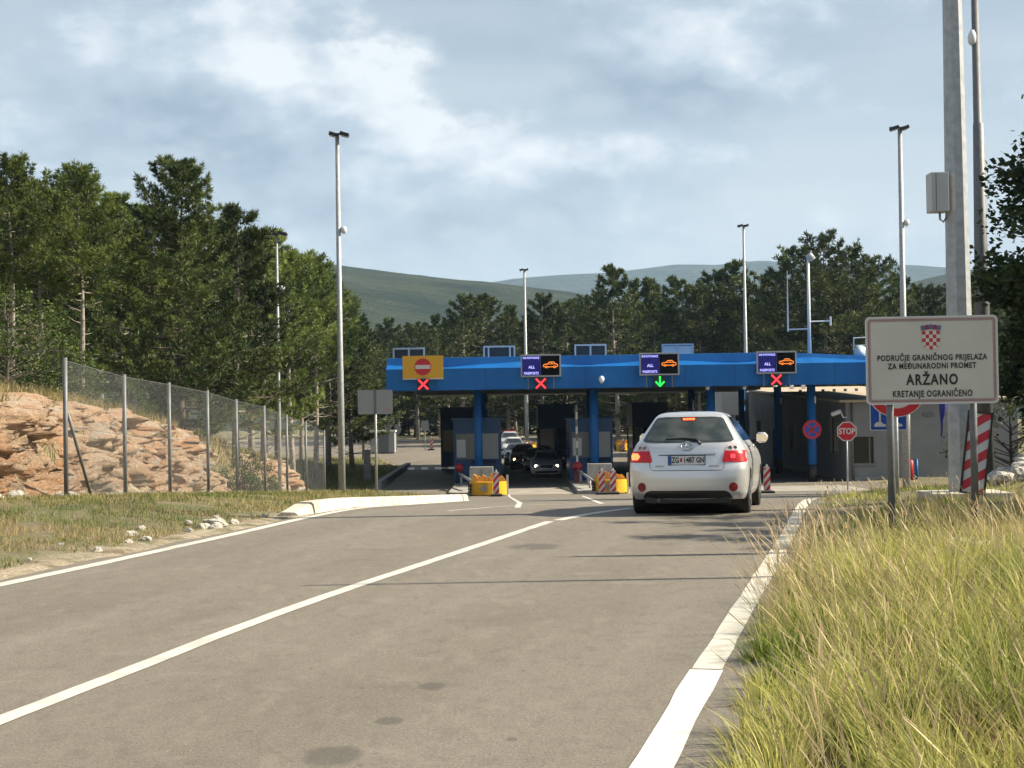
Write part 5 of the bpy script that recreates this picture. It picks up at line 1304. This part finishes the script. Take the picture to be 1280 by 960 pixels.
row = ((452, 405, 122, 'coneA', 'low pine right of the tall lamp mast, above the double sign'), (482, 399, 150, 'coneB', 'pine above the left end of the canopy'), (520, 409, 152, 'tallA', 'pine behind the yellow no-entry panel'), (548, 395, 160, 'tallB', 'small pine right of the yellow no-entry panel'),
       (577, 369, 146, 'coneB', 'leftmost of the taller pines in front of the green hill'), (604, 371, 150, 'tallA', 'pine left of the distant lamp mast'), (634, 383, 156, 'coneA', 'pine directly left of the distant lamp mast, lower than its neighbours'), (676, 368, 148, 'coneB', 'pine directly right of the distant lamp mast'), (706, 378, 156, 'tallA', 'pine above the first lane display'), (738, 372, 150, 'broad', 'pine left of the pointed pine'),
       (768, 334, 140, 'coneA', 'pointed pine standing above its neighbours in the middle of the row'), (797, 352, 150, 'coneB', 'pine right of the pointed pine'), (818, 350, 146, 'tallB', 'pine above the display with the green arrow'), (846, 348, 152, 'coneA', 'pine right of the display with the green arrow'), (872, 356, 146, 'tallA', 'lower pine halfway to the lamp mast behind the canopy'), (893, 340, 150, 'coneB', 'pine left of the lamp mast behind the canopy'),
       (915, 328, 148, 'coneA', 'pine directly behind the lamp mast of the canopy'), (950, 345, 146, 'broad', 'pine right of the lamp mast behind the canopy'), (978, 336, 142, 'coneB', 'pine left of the aerial mast'), (1003, 312, 138, 'tallA', 'pine directly behind the aerial mast'), (1032, 296, 134, 'broad', 'tallest broad pine right of the aerial mast'), (1064, 312, 136, 'coneB', 'second tall pine right of the aerial mast'), (1092, 325, 140, 'broad', 'pine left of the lamp mast behind the board'),
       (1122, 345, 146, 'coneA', 'pine behind the top of the place-name board'), (1152, 356, 150, 'coneB', 'pine left of the thick pole'), (1178, 360, 150, 'broad', 'pine partly hidden by the thick pole'))
for px, pt, Yt, kd, lb in row: pine(kd, px, pt, Yt, lb, GM)
GR = 'pines in the second row behind the canopy'
for k in range(46):
    px = 430 + k * 17.5 + tr_rng.uniform(-8, 8)
    base_top = np.interp(px, [430, 560, 700, 770, 850, 960, 1030, 1100, 1200], [420, 400, 395, 375, 380, 370, 345, 355, 380])
    pine(('coneB', 'broad', 'coneA', 'tallA')[k % 4], px, base_top + tr_rng.uniform(-8, 30), 164 + tr_rng.uniform(0, 22), 'pine in the second row of the wood behind the canopy, mostly covered', GR)
for k in range(34):
    px = 425 + k * 23 + tr_rng.uniform(-10, 10)
    pine('wide', px, 462 + tr_rng.uniform(-18, 18), 176 + tr_rng.uniform(0, 14), 'low young pine at the foot of the wood behind the canopy', 'young pines at the foot of the wood')

for k in range(16):
    px = 1205 + k * 26 + tr_rng.uniform(-8, 8)
    pine(('coneB', 'broad', 'coneA')[k % 3], px, 350 + tr_rng.uniform(-15, 25), 128 + (k % 4) * 14 + tr_rng.uniform(0, 6), 'pine in the wood behind the office building, hidden by the poles and the dark tree', 'pines behind the office building')

# broad-leaved trees and shrubs
def broad_meshes(seed, H, rad, nbr, leaves, lsize, leafm, trunk_r=.15, base=.25, flat=1.0):
    rng = np.random.RandomState(seed); mb = MB(); P = []; T = []
    mb.tube([(0, 0, -.1), (.05, .03, H * base), (.1, 0, H * .6), (.08, 0, H * .9)], [trunk_r, trunk_r * .8, trunk_r * .4, .02], 8)
    for k in range(nbr):
        f = rng.uniform(0, 1); z = H * (base + (.95 - base) * f); az = rng.uniform(0, 6.28); env = math.sqrt(max(.08, 1 - ((f - .42) / .62) ** 2)); L = rad * env * rng.uniform(.5, 1.08)
        o = Vector((.05, 0, z * .8)); e = Vector((math.cos(az) * L, math.sin(az) * L, z + rng.uniform(-.1, .35) * flat))
        m = o.lerp(e, .55) + Vector((0, 0, .15)); mb.tube([o, m, e], [trunk_r * .28, trunk_r * .16, .008], 5, False)
        cr_ = rng.uniform(.28, .55) * rad / 2.2; tb = rng.normal(.45, .2)
        for c_ in range(leaves):
            s = rng.normal(0, .55, 3) * cr_; s[2] *= .75; w_ = rng.uniform(.35, 1) if c_ % 3 == 0 else 1.0
            p = np.array(m.lerp(e, w_)) + s; P.append(p); T.append(tb + s[2] * .2)
    P = np.array(P); N = len(P); d = rng.normal(0, 1, (N, 3)); d[:, 2] = np.abs(d[:, 2]) * .4; d /= np.linalg.norm(d, axis=1)[:, None]
    s = np.cross(d, rng.normal(0, 1, (N, 3))); s /= np.linalg.norm(s, axis=1)[:, None]; L = lsize * rng.uniform(.6, 1.3, N)[:, None]
    v = np.stack([P, P + d * L * .5 + s * L * .33, P + d * L, P + d * L * .5 - s * L * .33], 1).reshape(-1, 3)
    me = fastmesh('crown', v, np.arange(len(v)), np.full(N, 4), np.repeat(np.clip(np.array(T) + rng.normal(0, .15, N), 0, 1), 4)); me.materials.append(leafm)
    tm = bpy.data.meshes.new('trunk'); tm.from_pydata(mb.v, [], mb.f); tm.materials.append(bark_dark)
    return tm, me
BT = broad_meshes(5, 8.5, 2.9, 230, 230, .18, leaf_dark, .2, .04)
BS = broad_meshes(8, 2.0, 1.3, 40, 70, .075, leaf, .05, .05)
BY = broad_meshes(14, 4.6, 1.5, 44, 110, .12, leaf, .07, .35)
def broad(ms, x, y, s, name, label, cat, group=None, rz=0.0, sz=1.0):
    t = thing(name, label, cat, (x, y, gz(x, y) - .1), rz, group); t.scale = (s, s, s * sz)
    for nm, me in (('trunk' if cat == 'tree' else 'stems', ms[0]), ('crown' if cat == 'tree' else 'foliage', ms[1])): o = bpy.data.objects.new(nm, me); COL.objects.link(o); o.parent = t
    return t
broad(BT, 14.75, 40.5, 1.0, 'broadleaf_tree', 'big dark leafy tree at the right edge behind the poles', 'tree', None, .8)
broad(BT, 18.5, 50, .95, 'broadleaf_tree', 'dark leafy tree further back at the right edge, beside the office roof', 'tree', None, 2.4)
broad(BS, 14.2, 47, 1.3, 'shrub', 'grey-green shrub at the foot of the big dark tree on the right', 'shrub', None, 2.0)
for k, (x, y, s) in enumerate(((9.6, 17.4, .85), (10.6, 19.6, 1.0), (11.0, 22.2, 1.05))):
    broad(BY, x, y, s, 'young_tree', 'young leafy tree out of frame on the right, shading the road', 'tree', 'young trees beside the road on the right', k * 1.7)
SB = 'leafy shrubs on top of the rock cutting'
for k, (px, py, Yt, s) in enumerate(((5, 470, 46, 1.35), (45, 462, 48, 1.2), (75, 455, 50, 1.0), (100, 470, 49, .7), (160, 492, 50, .6), (310, 560, 57, .75), (325, 570, 58.5, .65), (300, 575, 57, .6), (335, 545, 62, .6))):
    q = at(px, py, Yt); x = min(q.x, -9.9) if Yt < 56 else min(q.x, -9.3)
    broad(BS, x, Yt, s, 'shrub', ('green shrub at the very left edge below the tall pines', 'green shrub second from the left edge above the rock cutting', 'green shrub directly behind the first fence post', 'small green shrub just right of the first fence post top', 'small shrub behind the second fence post', 'largest green shrub in the gap of the rock cutting', 'right-hand green shrub in the gap of the rock cutting', 'left-hand low shrub in the gap of the rock cutting', 'small shrub on the crest of the second rock outcrop')[k], 'shrub', SB if px < 150 else 'low shrubs in the gap of the rock cutting', k * 1.3)

# ------------------------------------------------------------------ grass (uncountable)
def grass(name, pts, hts, width, lean, leanvar, m, rng, seg=3, tint=None, droop=.25, heads=None):
    N = len(pts); az = rng.uniform(0, 6.283, N); sdir = np.stack([np.cos(az), np.sin(az), np.zeros(N)], 1)
    ld = np.array(lean)[None] + rng.normal(0, leanvar, (N, 3)) * np.array([1, 1, 0]); vs_ = []
    for k in range(seg + 1):
        f = k / seg; c_ = pts + np.array([0, 0, 1.0])[None] * (hts * (f - droop * .5 * f * f))[:, None] + ld * (hts * (f ** 1.7))[:, None]
        w = width * (1 - f ** 1.5) * .5 + .0006
        vs_ += [c_ - sdir * w[:, None] if hasattr(w, '__len__') else c_ - sdir * w, c_ + sdir * w[:, None] if hasattr(w, '__len__') else c_ + sdir * w]
    V = np.stack(vs_, 1).reshape(-1, 3); n2 = 2 * (seg + 1)
    b_ = (np.arange(N) * n2)[:, None]
    q = np.concatenate([np.stack([b_[:, 0] + 2 * k, b_[:, 0] + 2 * k + 1, b_[:, 0] + 2 * k + 3, b_[:, 0] + 2 * k + 2], 1) for k in range(seg)], 1).reshape(-1)
    t = np.repeat(np.clip(tint if tint is not None else rng.uniform(0, 1, N), 0, 1), n2)
    me = fastmesh(name, V, q, np.full(len(q) // 4, 4), t)
    o = link(name, me, m); tag(o, kind='stuff'); return o
grng = np.random.RandomState(77)
def vnoise(x, y, s, o): return np.array([mnoise.noise((a * s, b_ * s, o)) for a, b_ in zip(x, y)])
tall_m = mat('tall_grass', (.13, .20, .026), .6, 0, (.64, .58, .20), attr='tint', trans=.35, spec=.2)
straw_m = mat('straw_stalks', (.48, .36, .20), .7, 0, (.74, .60, .37), attr='tint', trans=.25, spec=.2)
short_m = mat('verge_grass', (.10, .155, .035), .65, 0, (.42, .32, .16), attr='tint', trans=.25, spec=.15)
def scatter(n, y0, y1, fx, pw=1.0):
    y = y0 + (y1 - y0) * grng.uniform(0, 1, n) ** pw; x = fx(y, grng.uniform(0, 1, n)); return x, y
def tussocks(nc, y0, y1, wid, h0, h1, w, seg, per, rad, m=None, off=.02):
    """clumps of blades that spread outwards, each clump with its own height and colour"""
    x, y = scatter(nc, y0, y1, lambda y, u: roadR(y) + off + wid * u ** 1.1)
    d = x - roadR(y); big_ = vnoise(x, y, .5, 21); sm = vnoise(x, y, 1.3, 9)
    hc = (h0 + (h1 - h0) * grng.uniform(0, 1, nc) ** 1.3) * np.clip(.42 + d * .9, .4, 1) * (1 + .5 * sm)
    tc_ = .42 + .85 * big_ + .2 * grng.normal(0, 1, nc); rc = rad * grng.uniform(.6, 1.5, nc)
    n = per; X_ = np.repeat(x, n); Y_ = np.repeat(y, n); N = len(X_)
    a_ = grng.uniform(0, 6.283, N); rr = np.sqrt(grng.uniform(0, 1, N)); R_ = np.repeat(rc, n)
    px_ = X_ + np.cos(a_) * rr * R_ * .7; py_ = Y_ + np.sin(a_) * rr * R_ * .7
    ok = px_ > roadR(py_) - .06
    hts = np.repeat(hc, n) * grng.uniform(.45, 1.15, N); lean = np.stack([np.cos(a_) * rr * .55 - .06, np.sin(a_) * rr * .55, 0 * a_], 1) + grng.normal(0, .10, (N, 3)) * np.array([1, 1, 0])
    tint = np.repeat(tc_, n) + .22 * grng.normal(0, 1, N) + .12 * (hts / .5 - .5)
    az = grng.uniform(0, 6.283, N); sd_ = np.stack([np.cos(az), np.sin(az), 0 * az], 1); wd_ = w * grng.uniform(.6, 1.7, N)
    P_ = np.stack([px_, py_, ground(px_, py_) - .01], 1)[ok]; hts, lean, tint, sd_, wd_ = hts[ok], lean[ok], tint[ok], sd_[ok], wd_[ok]; N = len(P_); vs_ = []; tt_ = []
    for k in range(seg + 1):
        f = k / seg; c_ = P_ + np.array([0, 0, 1.0])[None] * (hts * (f - .22 * f * f))[:, None] + lean * (hts * f ** 1.8)[:, None]
        ww = (wd_ * (1 - f ** 1.6) * .5 + .0005)[:, None]; vs_ += [c_ - sd_ * ww, c_ + sd_ * ww]
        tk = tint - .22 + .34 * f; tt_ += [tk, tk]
    V = np.stack(vs_, 1).reshape(-1, 3); T_ = np.clip(np.stack(tt_, 1), 0, 1).reshape(-1); n2 = 2 * (seg + 1); b_ = np.arange(N) * n2
    q = np.concatenate([np.stack([b_ + 2 * k, b_ + 2 * k + 1, b_ + 2 * k + 3, b_ + 2 * k + 2], 1) for k in range(seg)], 1).reshape(-1)
    tag(link('tall_grass', fastmesh('tall_grass', V, q, np.full(len(q) // 4, 4), T_), m or tall_m), kind='stuff')
tussocks(520, 3.6, 9.5, 3.4, .24, .64, .0058, 4, 46, .13)
tussocks(700, 9.5, 14.5, 4.8, .26, .60, .0066, 3, 42, .15)
tussocks(620, 14.5, 20, 6.2, .14, .40, .0085, 3, 34, .17)
tussocks(900, 20, 48, 10, .05, .18, .015, 2, 26, .25)
brown_m = mat('dead_grass', (.17, .115, .06), .7, 0, (.50, .37, .21), attr='tint', trans=.25, spec=.15)
tussocks(300, 12.5, 20, 4.5, .16, .46, .007, 3, 30, .16, brown_m, 1.2); tussocks(160, 4.5, 12.5, 3.2, .2, .5, .005, 3, 30, .13, brown_m, .35)
# straw stalks with feathery heads, leaning over the road
def stalks(n, y0, y1, wid, h0, h1, w):
    x, y = scatter(n, y0, y1, lambda y, u: roadR(y) + np.where(y < 9.5, .38, .04) + wid * u ** 1.4); h = h0 + (h1 - h0) * grng.uniform(0, 1, n); pts = np.stack([x, y, ground(x, y)], 1)
    ld = np.array([-.18, -.03, 0])[None] + grng.normal(0, .22, (n, 3)) * np.array([1, 1, 0]); vs_ = []; tt_ = []
    az = grng.uniform(0, 6.28, n); sd_ = np.stack([np.cos(az), np.sin(az) * .3, 0 * az], 1); sd_ /= np.linalg.norm(sd_, axis=1)[:, None]
    fr = [0, .3, .6, .80, .84, .93, 1.0]; wf = [1, .9, .75, .65, 2.0, 2.1, .3]
    for f, ww in zip(fr, wf):
        c_ = pts + np.array([0, 0, 1.0])[None] * (h * (f - .10 * f * f))[:, None] + ld * (h * f ** 1.6)[:, None]
        vs_ += [c_ - sd_ * w * ww * .5, c_ + sd_ * w * ww * .5]
    V = np.stack(vs_, 1).reshape(-1, 3); m = len(fr); b_ = np.arange(n) * 2 * m
    q = np.concatenate([np.stack([b_ + 2 * k, b_ + 2 * k + 1, b_ + 2 * k + 3, b_ + 2 * k + 2], 1) for k in range(m - 1)], 1).reshape(-1)
    me = fastmesh('straw_stalks', V, q, np.full(len(q) // 4, 4), np.repeat(grng.uniform(0, 1, n), 2 * m)); tag(link('straw_stalks', me, straw_m), kind='stuff')
stalks(800, 4.2, 10, 3.0, .34, .78, .0027); stalks(1500, 10, 15, 4.5, .34, .76, .0032); stalks(450, 15, 20, 6, .28, .55, .0048); stalks(260, 20, 30, 6, .2, .4, .007)
# left verge
def left_grass(n, y0, y1, h0, h1, w, seg=2):
    x, y = scatter(n, y0, y1, lambda y, u: roadL(y) - .35 - (roadL(y) - .35 + 9.2) * u)
    cl_ = vnoise(x, y, .9, 4); c2 = vnoise(x, y, 2.6, 14); k = (cl_ + .6 * c2 > -.22); x, y, cl_, c2 = x[k], y[k], cl_[k], c2[k]
    h = (h0 + (h1 - h0) * grng.uniform(0, 1, len(x)) ** 1.8) * (1 + .5 * c2); t = .46 + .70 * vnoise(x, y, .42, 31) + .3 * vnoise(x, y, 1.7, 33) + .24 * grng.normal(0, 1, len(x))
    grass('verge_grass', np.stack([x, y, ground(x, y) + .0], 1), h, w, (-.05, 0, 0), .35, short_m, grng, seg, t)
left_grass(42000, 12, 26, .02, .10, .008); left_grass(32000, 26, 46, .03, .13, .013); left_grass(16000, 46, 78, .05, .20, .024)
# dry grass on top of the bank
x, y = scatter(14000, 24, 75, lambda y, u: -10.0 - 3.2 * u); k = vnoise(x, y, .5, 2) > -.15; x, y = x[k], y[k]
grass('bank_grass', np.stack([x, y, ground(x, y)], 1), grng.uniform(.15, .55, len(x)), .022, (.05, 0, 0), .35, mat('dry_bank_grass', (.12, .13, .035), .7, 0, (.42, .32, .16), attr='tint', trans=.25, spec=.15), grng, 2, .62 + .3 * vnoise(x, y, .4, 8) + .2 * grng.normal(0, 1, len(x)))
# shaded lawn left of the lane
x, y = scatter(9000, 80, 124, lambda y, u: roadL(y) - .4 - 6 * u)
grass('lawn_grass', np.stack([x, y, ground(x, y)], 1), grng.uniform(.1, .3, len(x)), .03, (0, 0, 0), .3, short_m, grng, 2, grng.uniform(0, .5, len(x)))
